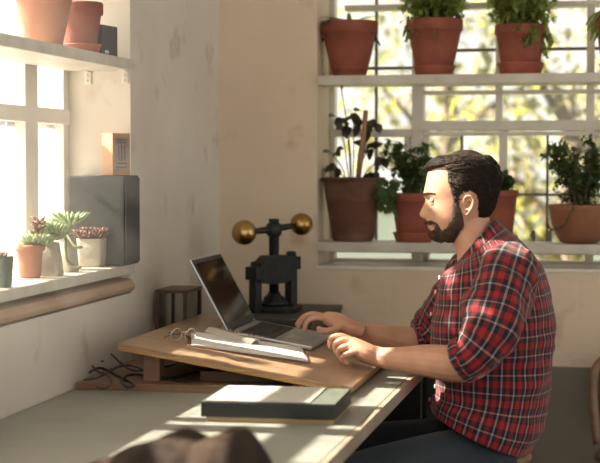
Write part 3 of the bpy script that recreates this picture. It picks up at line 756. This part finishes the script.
# head profile table: y px, front without nose, front with features, back, half width, feature half width
HP = [(154.2, 456, 456, 476, 7, 5), (156, 446, 446, 483, 14, 5), (160, 437, 437, 488, 20, 5), (166, 430.5, 430.5, 492.5, 24.5, 6), (173, 427.8, 427.8, 495, 27, 8),
      (180, 426.3, 426.3, 496, 28, 9), (187, 425.2, 424.9, 495.5, 28.3, 12), (192, 424.8, 423.8, 495, 28, 12), (195.5, 425.6, 423.3, 494, 27.6, 12), (199, 427.6, 425.6, 493, 27.5, 4.2),
      (202, 428.3, 424.7, 492, 27.4, 3.6), (206, 428.6, 422.7, 491, 27.2, 3.8), (210, 428.6, 420.7, 489, 26.8, 4.6), (213.5, 428.8, 419.2, 487, 26.2, 6.0), (216, 428.8, 419.6, 485, 25.7, 6.8),
      (218.2, 428.6, 422.5, 482, 25.2, 6.2), (219.6, 428.6, 426.4, 480, 24.8, 5), (222, 429, 426.8, 477, 24.2, 8), (224.3, 430, 426.4, 474, 23.4, 9), (225.7, 430.5, 428.6, 472, 23, 9),
      (227.5, 430.8, 427.9, 470, 22.4, 8.5), (230, 432, 430.2, 467, 21.4, 9), (233, 432.8, 431.2, 463, 19.5, 9), (237, 434.5, 433.4, 459, 16.5, 9), (240, 438, 437.6, 456, 12.5, 8), (242, 443, 443, 453, 7, 8)]
TH = 1.0/383.5  # metres per px in the man's plane
HYAW = .10
def headpt(px, lat, py, yv=YM):
    """px,py in photo, lat = metres toward the camera side (negative y)"""
    p = W(px, py, yv); pc = W(462, py, yv)
    d = p-pc
    return Vector((pc.x+d.x-lat*HYAW, pc.y+lat, p.z))
def head_ring(py, n=72, off=None):
    F0, F, Bk, hw, fw = interp(HP, py); hw *= .00258; fw *= .00258
    ring = []
    cx = F0+(Bk-F0)*.52
    for k in range(n):
        a = 2*math.pi*k/n; c, s = math.cos(a), math.sin(a)
        e = .88
        lat = hw*math.copysign(abs(s)**e, s)
        if c >= 0: px = cx-(cx-F0)*abs(c)**.84
        else: px = cx+(Bk-cx)*abs(c)**.95
        if c > 0:
            g = math.exp(-(lat/fw)**2)*min(1, c*2); px += (F-F0)*g
            # eye sockets
            px += 2.6*math.exp(-((abs(lat)-.031)/.014)**2)*math.exp(-((py-200.5)/4.2)**2)*(c > .2)
            # cheekbone
            px -= .9*math.exp(-((abs(lat)-.040)/.016)**2)*math.exp(-((py-208)/4.5)**2)
        if off:
            o_ = off(px, py, lat); dx, dl = (px-cx)*.0026, lat; L = math.hypot(dx, dl)+1e-6
            px += dx/L*o_/.0026; lat += dl/L*o_
        ring.append(headpt(px, lat, py))
    return ring
def hlist(a, b, st):
    out = []; y = a
    while y <= b: out.append(y); y += st
    return out

bd = bmesh.new()      # ---- the body: fused by a voxel remesh
loft(bd, [head_ring(y) for y in hlist(154.2, 242, .8)])
# neck
def ell(c0, c1, hw, n=40, yv=YM, e=1.0, e2=1.0):
    """ring from front photo point c0 to back point c1 with half width hw (m)"""
    a, b = W(*c0, yv), W(*c1, yv); c = (a+b)/2; u = (a-b)/2
    return [c+u*math.copysign(abs(math.cos(2*math.pi*k/n))**e2, math.cos(2*math.pi*k/n))+Vector((0, hw*math.copysign(abs(math.sin(2*math.pi*k/n))**e, math.sin(2*math.pi*k/n)), 0)) for k in range(n)]
loft(bd, [ell((452, 214), (487, 196), .050), ell((450, 229), (488, 213), .055), ell((453, 243), (491, 224), .055), ell((457, 254), (498, 237), .060), ell((458, 268), (508, 250), .072), ell((455, 285), (520, 275), .09)])
# adam's apple area
# torso core (inside the shirt)
loft(bd, [ell((458, 272), (512, 256), .10), ell((452, 290), (535, 285), .155), ell((446, 320), (543, 320), .15), ell((448, 360), (543, 360), .14), ell((450, 400), (540, 410), .14), ell((455, 425), (530, 440), .14), ell((465, 440), (520, 452), .11)])
# ears
for s in (-1, 1):
    def ep(px, py, l): return headpt(px, s*l, py)
    lat = .0715
    hel = [(465, 205, lat-.002), (464, 201, lat+.003), (465, 197, lat+.008), (468.5, 195.2, lat+.012), (472, 196.8, lat+.013), (473.3, 201, lat+.013), (472.3, 206, lat+.010), (469.5, 210.5, lat+.005), (466.8, 214, lat+.001), (464.5, 212.5, lat-.003)]
    P_ = [ep(*q) for q in smooth_path(hel, 4)]; tube(bd, P_, [.0034]*len(P_), 8)
    P_ = [ep(*q) for q in smooth_path([(466, 203, lat+.001), (469, 198.5, lat+.006), (471.5, 202, lat+.006), (469.5, 207.5, lat+.003), (465, 209, lat)], 4)]; tube(bd, P_, [.0030]*len(P_), 6)
    rings = []
    for t in [k/6 for k in range(7)]:
        ww = .0135*math.sin(math.pi*(.12+.8*t))+.002; py = 195+19*t; c = ep(468.5-2.5*t, py, lat-.002-.004*t)
        rings.append([c+Vector((-ww*math.cos(a), s*(.0035*math.sin(a)+.25*ww*-math.cos(a)*-1*.6), 0)) for a in [2*math.pi*k/12 for k in range(12)]])
    loft(bd, rings)
# arms and hands ---------------------------------------------------------
def limb(bm, P, n=16, flat=1.0):
    S_ = smooth_path([(*p, r) for p, r in P], 5); tube(bm, [Vector(q[:3]) for q in S_], [q[3] for q in S_], n)
near_el, near_wr = W(474, 362, 3.885), W(384, 358, 3.975)
far_el, far_wr = W(432, 345, 4.35), W(352, 330, 4.275)
limb(bd, [(W(500, 282, 3.99), .050), (W(490, 318, 3.93), .048), (W(480, 348, 3.89), .044), (near_el, .043), (W(455, 364, 3.895), .0455), (W(430, 361, 3.92), .042), (W(405, 359.5, 3.95), .033), (near_wr, .0270), (W(374, 355.5, 3.985), .0255), (W(364, 352, 3.988), .022)])
limb(bd, [(W(480, 285, 4.27), .048), (W(458, 318, 4.32), .045), (far_el, .041), (W(412, 342, 4.335), .040), (W(390, 338, 4.315), .036), (W(368, 333, 4.29), .028), (far_wr, .0255), (W(345, 325, 4.266), .0235), (W(336, 321, 4.264), .019)])
def finger(bm, pts, r0=.0088, r1=.0068):
    n = len(pts); Q = [(Vector(p), r0+(r1-r0)*i/(n-1)) for i, p in enumerate(pts)]
    S_ = smooth_path([(*p, r) for p, r in Q], 4); tube(bm, [Vector(q[:3]) for q in S_], [q[3] for q in S_], 10); sphere(bm, S_[-1][:3], S_[-1][3], seg=10); sphere(bm, S_[0][:3], S_[0][3], seg=10)
# near hand: seen from its back/thumb-less (little finger) edge, loosely curled on the board edge
def H1(px, py, dy=0): return W(px, py, 3.985+dy)
for P in ([(H1(392, 359, -.010), .020), (H1(378, 356, -.008), .0215), (H1(368, 353, -.010), .0245), (H1(358, 348, -.004), .023), (H1(350, 343, .002), .019)],
          [(H1(392, 360, .008), .020), (H1(378, 357, .008), .0205), (H1(366, 354, .014), .0245), (H1(356, 350, .020), .022), (H1(350, 345, .020), .018)]):
    limb(bd, P, 12)
finger(bd, [H1(353, 341, .030), H1(340, 336, .030), H1(331, 339, .028), H1(330.5, 346, .022)], .0098, .0078)          # index
finger(bd, [H1(354, 342, .012), H1(343, 340, .010), H1(335, 345, .008), H1(337, 352, .006)], .0100, .0080)            # middle
finger(bd, [H1(355, 346, -.006), H1(344, 347, -.010), H1(338, 352, -.010), H1(341, 358, -.006)], .0096, .0078)          # ring
finger(bd, [H1(357, 352, -.022), H1(348, 354, -.026), H1(342, 359, -.024), H1(347, 363, -.018)], .0088, .0070)         # little
finger(bd, [H1(366, 352, .034), H1(356, 350, .046), H1(347, 354, .048), H1(341, 358, .040)], .0105, .0085)             # thumb
# far hand typing: fingers reach left over the keyboard
def H2(px, py, dy=0): return W(px, py, 4.262+dy)
for P in ([(H2(364, 332, -.004), .018), (H2(350, 327, -.010), .022), (H2(340, 322, -.012), .024), (H2(330, 319, -.014), .021), (H2(324, 318, -.014), .016)],
          [(H2(364, 332, .008), .018), (H2(350, 327, .012), .021), (H2(340, 322, .014), .023), (H2(330, 318.5, .016), .020), (H2(324, 317.5, .018), .015)]):
    limb(bd, P, 12)
finger(bd, [H2(326, 318, -.026), H2(314, 317.5, -.030), H2(307, 322, -.030), H2(304.5, 330, -.028)], .0092, .0070)      # index
finger(bd, [H2(325, 317, -.006), H2(312, 314.5, -.006), H2(304, 318, -.004), H2(299, 327, -.002)], .0095, .0070)       # middle
finger(bd, [H2(325, 316.5, .014), H2(312, 314, .018), H2(303, 317.5, .020), H2(297, 324.5, .022)], .0090, .0068)        # ring
finger(bd, [H2(327, 317, .032), H2(316, 315.5, .038), H2(308, 319, .042), H2(304, 324, .044)], .0080, .0060)            # little
finger(bd, [H2(342, 326, -.024), H2(333, 330, -.040), H2(325, 331, -.046), H2(319, 329, -.046)], .0110, .0085)        # thumb
body = obj('body', bd, M['skin'], man, world=True)
rm = body.modifiers.new('fuse', 'REMESH'); rm.mode = 'VOXEL'; rm.voxel_size = .0021; rm.use_smooth_shade = True
sm = body.modifiers.new('soft', 'SMOOTH'); sm.factor = .5; sm.iterations = 3

# eyes
for s in (-1, 1):
    c = headpt(435.2, s*.031, 201.2)
    b = bmesh.new(); sphere(b, c, .0118, seg=20); e = obj('eye', b, M['eye'], man, world=True)
    b = bmesh.new(); sphere(b, c+Vector((-.0066, 0, 0)), .0064, .85, 1, 1, seg=14); obj('iris', b, M['iris'], man, world=True)
    b = bmesh.new()          # upper and lower lids
    for (t0, t1) in ((R(-1), R(95)), (R(-95), R(-17))):
        rings = []
        for i in range(9):
            t = t0+(t1-t0)*i/8
            rings.append([c+Vector((-.0132*math.cos(t)*math.cos(f), .0135*math.sin(f), .0132*math.sin(t)*(.55+.45*math.cos(f)))) for f in [R(-75)+R(150)*k/14 for k in range(15)]])
        loft(b, rings, cap=False, close=False)
    lidm = obj('eyelid', b, M['skin'], man, world=True); so = lidm.modifiers.new('s', 'SOLIDIFY'); so.thickness = .0012
    b = bmesh.new()
    P_ = [c+Vector((-.0136*math.cos(f)*math.cos(R(14)), .0136*math.sin(f), .0032*(.55+.45*math.cos(f)))) for f in [R(-70)+R(140)*k/12 for k in range(13)]]
    tube(b, P_, .0008, 5); obj('eyelash', b, M['hair'], man, world=True)
    b = bmesh.new()
    for k in range(260):
        t = rnd.random(); lat = (.010+.040*t); px = 423.9+t*t*11.5+rnd.uniform(-.2, .2); py = 195.0-1.6*math.sin(t*2.4)+rnd.uniform(-1.0, 1.0)
        q = headpt(px-.6, s*lat, py); tube(b, [q, q+Vector((.002, s*.005, .001)), q+Vector((.006, s*.008, -.0005))], [.0007, .0006, .0002], 3)
    obj('eyebrow', b, M['hair'], man, world=True)
# lips
b = bmesh.new()
for (py, pxc, r, dr) in ((225.2, 428.9, .0034, 0), (227.6, 429.3, .0044, 0)):
    P_ = []; rr = []
    for k in range(15):
        t = -1+2*k/14; P_.append(headpt(pxc+4.2*t*t, .022*t, py+.35*(1-abs(t))*(1 if py > 226 else -1)*-.3+.3*abs(t))); rr.append(r*(1-.75*abs(t)**1.6))
    tube(b, P_, rr, 10)
obj('mouth', b, M['lips'], man, world=True)

# polygon signed distance (px)
def sdf(poly, x, y):
    d = 1e9; ins = False; n = len(poly)
    for i in range(n):
        x0, y0 = poly[i]; x1, y1 = poly[(i+1) % n]
        ex, ey = x1-x0, y1-y0; t = max(0, min(1, ((x-x0)*ex+(y-y0)*ey)/(ex*ex+ey*ey+1e-9)))
        d = min(d, math.hypot(x-x0-t*ex, y-y0-t*ey))
        if (y0 > y) != (y1 > y) and x < (x1-x0)*(y-y0)/(y1-y0)+x0: ins = not ins
    return d if ins else -d
HAIR = [(415, 172.5), (427.8, 172.5), (437, 168.5), (445.5, 167), (447.5, 172), (447.3, 181), (449.5, 188), (451.5, 196), (453, 203), (458.5, 204), (460.5, 196), (464, 191.8), (470, 190.8), (475.5, 193.5), (477.5, 200), (477, 209), (479.5, 217), (486, 220.5), (520, 221), (520, 130), (415, 130)]
BEARD = [(453, 199), (459.5, 200), (461.5, 208), (463.5, 216), (465, 226), (461, 240), (450, 250), (425, 250), (424, 236), (429, 231.5), (431.5, 230.2), (435, 228.3), (435.5, 224.6), (432, 224.2), (425, 224.2), (425, 220.8), (432, 219.2), (438.5, 222.5), (442, 229), (447, 226.5), (450.5, 219), (452.5, 208)]
def sstep(a, b, x): t = max(0, min(1, (x-a)/(b-a))); return t*t*(3-2*t)
def hair_off(px, py, lat):
    d = sdf(HAIR, px, py); k = sstep(-.8, 3.0, d)
    top = sstep(182, 160, py); back = sstep(470, 492, px)
    th = .0035+.0095*top+.006*back*(1-top)+.003*sstep(190, 180, py)
    th += .0028*noise.noise(Vector((px*.12, py*.35+lat*60, lat*60)))*k
    return -.004+(th+.004)*k
def beard_off(px, py, lat):
    d = sdf(BEARD, px, py); k = sstep(-.9, 1.8, d)
    th = .0035+.0050*sstep(228, 240, py)
    th += .0012*noise.noise(Vector((px*.5, py*.5, lat*200)))
    return -.004+(th+.004)*k
b = bmesh.new(); ys = hlist(154.2, 236, .8)
rings = [head_ring(y, 110, hair_off) for y in ys]
# extend the crown upward
topc = W(463, 150.6)
cr = []
for f, dz in ((.35, 149.9), (.62, 151.2), (.84, 152.9)):
    r0 = rings[0]; c0 = sum(r0, Vector())/len(r0); zz = W(463, dz).z
    cr.append([Vector((c0.x+(p.x-c0.x)*f, c0.y+(p.y-c0.y)*f, zz)) for p in r0])
loft(b, cr+rings)
hair = obj('hair', b, M['hair'], man, world=True)
b = bmesh.new()
def hair_surface(py, a, off):
    r_ = (head_ring_cache.get(round(py*2)) or head_ring_cache.setdefault(round(py*2), head_ring(round(py*2)/2, 110, off)))
    return r_[int(a*110) % 110]
head_ring_cache = {}
cen = W(463, 190)
for k in range(1900):
    py = rnd.uniform(155, 218); a = rnd.random(); q0 = hair_surface(py, a, hair_off)
    # photo-like position of the root
    v = q0-CAM; dd = v.dot(FW); px = 300+1600*v.dot(RT)/dd; 
    if sdf(HAIR, px, py) < 1.0: continue
    pts = [q0]; aa, yy = a, py; L = rnd.uniform(3, 7)
    front = (a < .25 or a > .75)
    for st_ in range(5):
        if py < 172: aa += (.020 if a < .5 else -.020)*(1 if front else .3); yy += (-.9 if front and py > 160 else .9)
        else: aa += (.012 if a < .5 else -.012)*(1 if front else .25); yy += 1.9
        yy = max(154.4, min(235, yy)); q = hair_surface(yy, aa % 1, hair_off); pts.append(q)
    pts = [p+(p-cen).normalized()*(.0006+.0022*math.sin(math.pi*i/6)*rnd.uniform(.3, 1.2)) for i, p in enumerate(pts)]
    tube(b, pts, [.0007, .0010, .0011, .0009, .0006, .0002], 4)
st = obj('hair_strand', b, M['hair'], hair); st.matrix_parent_inverse = Matrix(); 
for vtx in st.data.vertices: vtx.co -= man.location
b = bmesh.new(); loft(b, [head_ring(y, 100, beard_off) for y in hlist(196, 242, .8)])
beard = obj('beard', b, M['beard'], man, world=True)
b = bmesh.new(); cache2 = {}
for k in range(4200):
    py = rnd.uniform(199, 242); ky = round(py*2); r_ = cache2.get(ky) or cache2.setdefault(ky, head_ring(ky/2, 110, beard_off)); i = rnd.randrange(110); q = r_[i]
    v = q-CAM; dd = v.dot(FW); px = 300+1600*v.dot(RT)/dd
    if sdf(BEARD, px, py) < -.2: continue
    nrm = Vector((q.x-cen.x, q.y-cen.y, 0)).normalized(); d = (nrm*.5+Vector((-.25, 0, -.8))+rv(.25)).normalized(); l = rnd.uniform(.003, .006)
    tube(b, [q-nrm*.001, q+d*l*.6+nrm*.0008, q+d*l], [.0006, .0005, .0001], 3)
st = obj('beard_strand', b, M['beard'], beard)
for vtx in st.data.vertices: vtx.co -= man.location

# ---- shirt
def fold(q, amp, s=9, seed=0):
    n1 = noise.noise(Vector((q.x*s*.7, q.y*s*.7, q.z*s*1.6+seed))); n2 = 1-abs(noise.noise(Vector((q.x*s+4, q.y*s, q.z*s*2.2+seed))))*2
    return amp*(n1*.8+n2*.5)
b = bmesh.new()
TR = [((433, 405), (531, 452), .188), ((434.5, 397), (539, 432), .184), ((438.5, 388), (546, 402), .170), ((437, 362), (550, 366), .166), ((434, 335), (552.5, 332), .175), ((435.5, 310), (550, 302), .184),
      ((440, 291), (544, 279), .190), ((444.5, 278), (533, 259), .182), ((448, 271), (522, 246), .150), ((452, 268), (512, 237), .105), ((456, 267), (504, 229), .074), ((458.5, 266), (498, 223), .062)]
SR = smooth_path([(*f, *bk, hw) for f, bk, hw in TR], 7); n = 120
rings = []
for i, (fx, fy, bx_, by_, hw) in enumerate(SR):
    ring = ell((fx, fy), (bx_, by_), hw, n, YM, .82, .92); c = sum(ring, Vector())/n; tt = i/len(SR)
    amp = .012*(1 if tt < .8 else max(.15, (1-tt)*5))
    out = []
    for q in ring:
        d = (q-c); d.normalize(); out.append(q+d*fold(q, amp, 8.5))
    rings.append(out)
# sag: hem thickness handled by solidify
loft(b, rings, cap=False, uv=1.12)
shirt = obj('shirt', b, M['plaid'], man, world=True); so = shirt.modifiers.new('s', 'SOLIDIFY'); so.thickness = .002; so.offset = -1
def sleeve(P, seed, cuffn=None):
    b = bmesh.new(); S_ = smooth_path([(*p, r) for p, r in P], 9); pts = [Vector(q[:3]) for q in S_]; rad = [q[3] for q in S_]; m_ = len(pts)
    def fn(q, p, i, a):
        d = (q-p).normalized(); t = i/m_
        w = .006*math.sin(a*3+t*14+seed)*math.sin(math.pi*min(1, t*1.3))
        return q+d*(fold(q, .011, 13, seed)+w)
    tube(b, pts, rad, 72, False, .42, fn)
    # rolled cuff: a doubled band round the end
    e0, e1 = pts[-7], pts[-1]; ax = (e1-e0)
    rr = rad[-1]
    tube(b, [e0+ax*.0, e0+ax*.12, e0+ax*.5, e0+ax*.95, e0+ax*1.08, e0+ax*1.02], [rr+.002, rr+.0075, rr+.008, rr+.007, rr+.003, rr-.004], 60, False, .40, lambda q, p, i, a: q+(q-p).normalized()*fold(q, .003, 20, seed+3))
    s_ = obj('sleeve', b, M['plaid'], man, world=True); so = s_.modifiers.new('s', 'SOLIDIFY'); so.thickness = .002; so.offset = -1
sleeve([(W(512, 262, 4.07), .052), (W(508, 272, 4.01), .072), (W(502, 290, 3.965), .078), (W(494, 316, 3.92), .077), (W(486, 338, 3.888), .067), (W(475, 353, 3.88), .057), (W(461, 361.5, 3.89), .049)], 2)
sleeve([(W(490, 262, 4.20), .055), (W(482, 272, 4.25), .075), (W(468, 288, 4.29), .074), (W(450, 310, 4.33), .070), (W(436, 330, 4.345), .063), (W(424, 339, 4.345), .056), (W(415, 341, 4.338), .050)], 5)
# collar: stand and folded leaf with a pointed tip
b = bmesh.new(); n = 64
def collar_ring(f, bk, hw, tip=0):
    ring = ell(f, bk, hw, n)
    if tip:
        ring = [q+Vector((-.004, 0, -1)).normalized()*tip*math.exp(-((abs(((k/n+.5) % 1)-.5)-.075)/.05)**2) for k, q in enumerate(ring)]
    return ring
loft(b, [collar_ring((459.5, 272), (500, 231), .068), collar_ring((459, 266), (496, 222.5), .062), collar_ring((458.5, 262), (494.5, 219), .060), collar_ring((457.5, 262.5), (497, 219.5), .066), collar_ring((455, 268), (503, 226), .078, .010), collar_ring((451, 276), (509, 235), .091, .022)], cap=False, uv=.46)
o = obj('collar', b, M['plaid'], man, world=True); so = o.modifiers.new('s', 'SOLIDIFY'); so.thickness = .0022
# placket and buttons: walk down the front of the rings, slightly to the camera side
b = bmesh.new(); pk = []
for i in range(len(rings)-1, -1, -1):
    pk.append([rings[i][k]+Vector((-.004, -.001, 0)) for k in (n and [117, 118, 119, 0, 1, 2])])
loft(b, pk, cap=False, uv=.03, close=False)
o = obj('placket', b, M['plaid'], man, world=True); so = o.modifiers.new('s', 'SOLIDIFY'); so.thickness = .002
for ti in (50, 42, 34, 25, 15, 6):
    if ti >= len(rings): continue
    q = rings[ti][117]; q2 = rings[ti][115]; nr = Vector((-.9, -.35, .1)).normalized()
    b = bmesh.new(); lathe(b, [(.0052, 0), (.0056, .001), (.0052, .0022), (.003, .0018)], 14); xform(b, Matrix.Translation(rings[ti][118]+nr*.007) @ nr.to_track_quat('Z', 'Y').to_matrix().to_4x4())
    obj('button', b, M['button'], man, world=True)

# ---- jeans (voxel-fused) with stitching, shoes
b = bmesh.new()
limb(b, [(W(514, 438, 4.12), .085), (W(500, 446, 4.12), .10)], 20)
hipn, hipf = Vector(W(498, 453, 4.055)), Vector(W(495, 448, 4.19))
kn, kf = Vector((-.80, 3.80, .50)), Vector((-.85, 4.19, .535))
an, af = Vector((-.72, 3.78, .10)), Vector((-.78, 4.22, .10))
limb(b, [(hipn+Vector((.03, 0, -.0)), .072), (hipn.lerp(kn, .2), .080), (hipn.lerp(kn, .5), .074), (hipn.lerp(kn, .8), .062), (kn, .060)], 24)
limb(b, [(hipf+Vector((.03, 0, 0)), .082), (hipf.lerp(kf, .2), .082), (hipf.lerp(kf, .5), .073), (hipf.lerp(kf, .8), .062), (kf, .060)], 24)
for k_, a2 in ((kn, an), (kf, af)): limb(b, [(k_, .060), (k_.lerp(a2, .3)+Vector((.015, 0, 0)), .062), (k_.lerp(a2, .7), .052), (a2, .050)], 20)
jeans = obj('jeans', b, M['denim'], man, world=True); rm = jeans.modifiers.new('f', 'REMESH'); rm.mode = 'VOXEL'; rm.voxel_size = .006; rm.use_smooth_shade = True
sm = jeans.modifiers.new('soft', 'SMOOTH'); sm.factor = .6; sm.iterations = 6
b = bmesh.new()
for off_ in (0, .004): 
    P_ = []
    for k in range(14):
        t = k/13; c = hipn.lerp(kn, t*.9)+Vector((0, -.0, 0)); r0 = .083-.02*t; P_.append(c+Vector((0, -r0*.93, r0*(.40+off_*8))))
    tube(b, P_, .0009, 4)
obj('stitching', b, M['stitch'], man, world=True)
for a2 in (an, af):
    b = bmesh.new(); R_ = []
    for (x, z0, z1, hw) in ((.055, .0, .07, .020), (.045, 0, .09, .032), (.01, 0, .11, .036), (-.05, 0, .085, .038), (-.11, 0, .06, .046), (-.17, 0, .045, .042), (-.20, .005, .035, .025)):
        R_.append([Vector((a2.x+x, a2.y+hw*math.cos(a), .182*0+z0+(z1-z0)*(.5+.5*math.sin(a))+.001)) for a in [2*math.pi*k/20 for k in range(20)]])
    loft(b, R_); obj('shoe', b, M['shoe'], man, world=True)

# ---- stool
sc_ = W(503, 462, 4.12)
so_ = empty('stool', (sc_.x-.07, 4.12, 0), 'round wooden stool the man sits on', 'stool')
ZSEAT = W(503, 457.5, 4.12-.1).z
b = bmesh.new(); lathe(b, [(.12, ZSEAT-.03), (.140, ZSEAT-.026), (.145, ZSEAT-.014), (.140, ZSEAT-.003), (.12, ZSEAT)], 48); obj('seat', b, M['pine'], so_)
for k in range(4):
    a = math.pi/4+k*math.pi/2; b = bmesh.new(); tube(b, [(.10*math.cos(a), .10*math.sin(a), ZSEAT-.031), (.17*math.cos(a), .17*math.sin(a), .001)], [.016, .014], 12); obj('leg', b, M['pine'], so_)
b = bmesh.new(); tube(b, [Vector((.148*math.cos(a), .148*math.sin(a), .2)) for a in [2*math.pi*k/32 for k in range(33)]], .007, 8); obj('foot_ring', b, M['iron'], so_)

# ---- bentwood chair standing behind, at the right edge of the photo
q = at(592, 430, 'Y', 4.85)
ch = empty('bentwood_chair', (q.x+.215, 4.80, 0), 'brown wooden chair standing against the back wall at the right edge of the photo', 'chair')
b = bmesh.new()
P_ = [Vector(v) for v in smooth_path([(-.20, .16, .44), (-.215, .17, .60), (-.20, .18, .68), (-.12, .19, .735), (0, .19, .75), (.12, .19, .735), (.20, .18, .68), (.215, .17, .60), (.20, .16, .44)], 8)]
tube(b, P_, .014, 12); obj('back_frame', b, M['pine'], ch)
b = bmesh.new(); loft(b, [[Vector((x, .172+.02*(1-(x/.2)**2)+dy, z)) for x in [(-.19+.38*k/12) for k in range(13)]] for z, dy in ((.50, 0), (.60, .002), (.69, .004))], cap=False, close=False)
o = obj('backrest', b, M['pine'], ch); s3 = o.modifiers.new('s', 'SOLIDIFY'); s3.thickness = .008
b = bmesh.new(); lathe(b, [(.18, .42), (.205, .425), (.205, .437), (.19, .442)], 40); obj('seat', b, M['pine'], ch)
for sx in (-1, 1):
    for sy in (-1, 1): b = bmesh.new(); tube(b, [(sx*.13, sy*.13, .42), (sx*.18, sy*.17, .001)], [.015, .012], 10); obj('leg', b, M['pine'], ch)

# ================================================================ OUTSIDE
o = obj('garden_lawn', bx((-14, 5.9, -.35), (8, 40, -.3)), M['grass'], None, False); o['kind'] = 'structure'
def tree(x, y, hgt, cr, n, mleaf, label, sz=.10, zc=None, seed=1):
    r_ = random.Random(seed); t = empty('garden_tree', (x, y, -.3), label, 'tree')
    b = bmesh.new(); tube(b, [(0, 0, 0), (.05, 0, hgt*.35), (-.05, .05, hgt*.7), (0, 0, hgt)], [.13, .10, .06, .02], 10)
    ends = []
    for k in range(16):
        a = r_.uniform(0, 6.28); z = hgt*r_.uniform(.25, .85); e = Vector((math.cos(a)*cr*r_.uniform(.5, 1), math.sin(a)*cr*r_.uniform(.5, 1), z+r_.uniform(.2, .8)))
        tube(b, [Vector((0, 0, z)), e*.5+Vector((0, 0, z*.5+.05)), e], [.04, .025, .008], 6); ends.append(e)
    obj('trunk', b, M['bark'], t)
    b = bmesh.new()
    for k in range(n):
        e = r_.choice(ends); g = Vector((r_.gauss(0, .28), r_.gauss(0, .28), r_.gauss(0, .28)))*cr*.7; c = e*r_.uniform(.5, 1.05)+g; c.z = max(.5, e.z*r_.uniform(.85, 1.05)+g.z)
        d = Vector((r_.uniform(-1, 1), r_.uniform(-1, 1), r_.uniform(-1, 1))).normalized(); leaf_mesh(b, c, d, Vector((0, 0, 1)), sz*r_.uniform(.7, 1.3), sz*.6, .2, 2)
    obj('foliage', b, mleaf, t)
tree(-2.6, 9.5, 3.6, 1.0, 800, M['treeleaf2'], 'pale leafed tree outside behind the left pots of the back window', seed=2)
tree(-.35, 10.5, 2.2, 1.1, 1900, M['treeleaf'], 'yellow-green tree outside between the man and the clay bowl plant', seed=3)
tree(1.6, 12.0, 3.8, 1.3, 1100, M['treeleaf2'], 'pale tree outside furthest to the right through the back window', seed=4)
tree(-1.5, 13.5, 4.2, 1.3, 1300, M['treeleaf'], 'taller tree outside farther off behind the man\'s head', seed=5)
gw = empty('garden_wall', (0, 13, -.3), 'pale blue-white garden wall outside, low in the back window', 'wall')
obj('wall_face', bx((-5, 0, 0), (4, .25, 1.22), .01), M['housewall'], gw, False)
obj('coping', bx((-5, -.04, 1.221), (4, .29, 1.28), .01), M['roof'], gw, False)
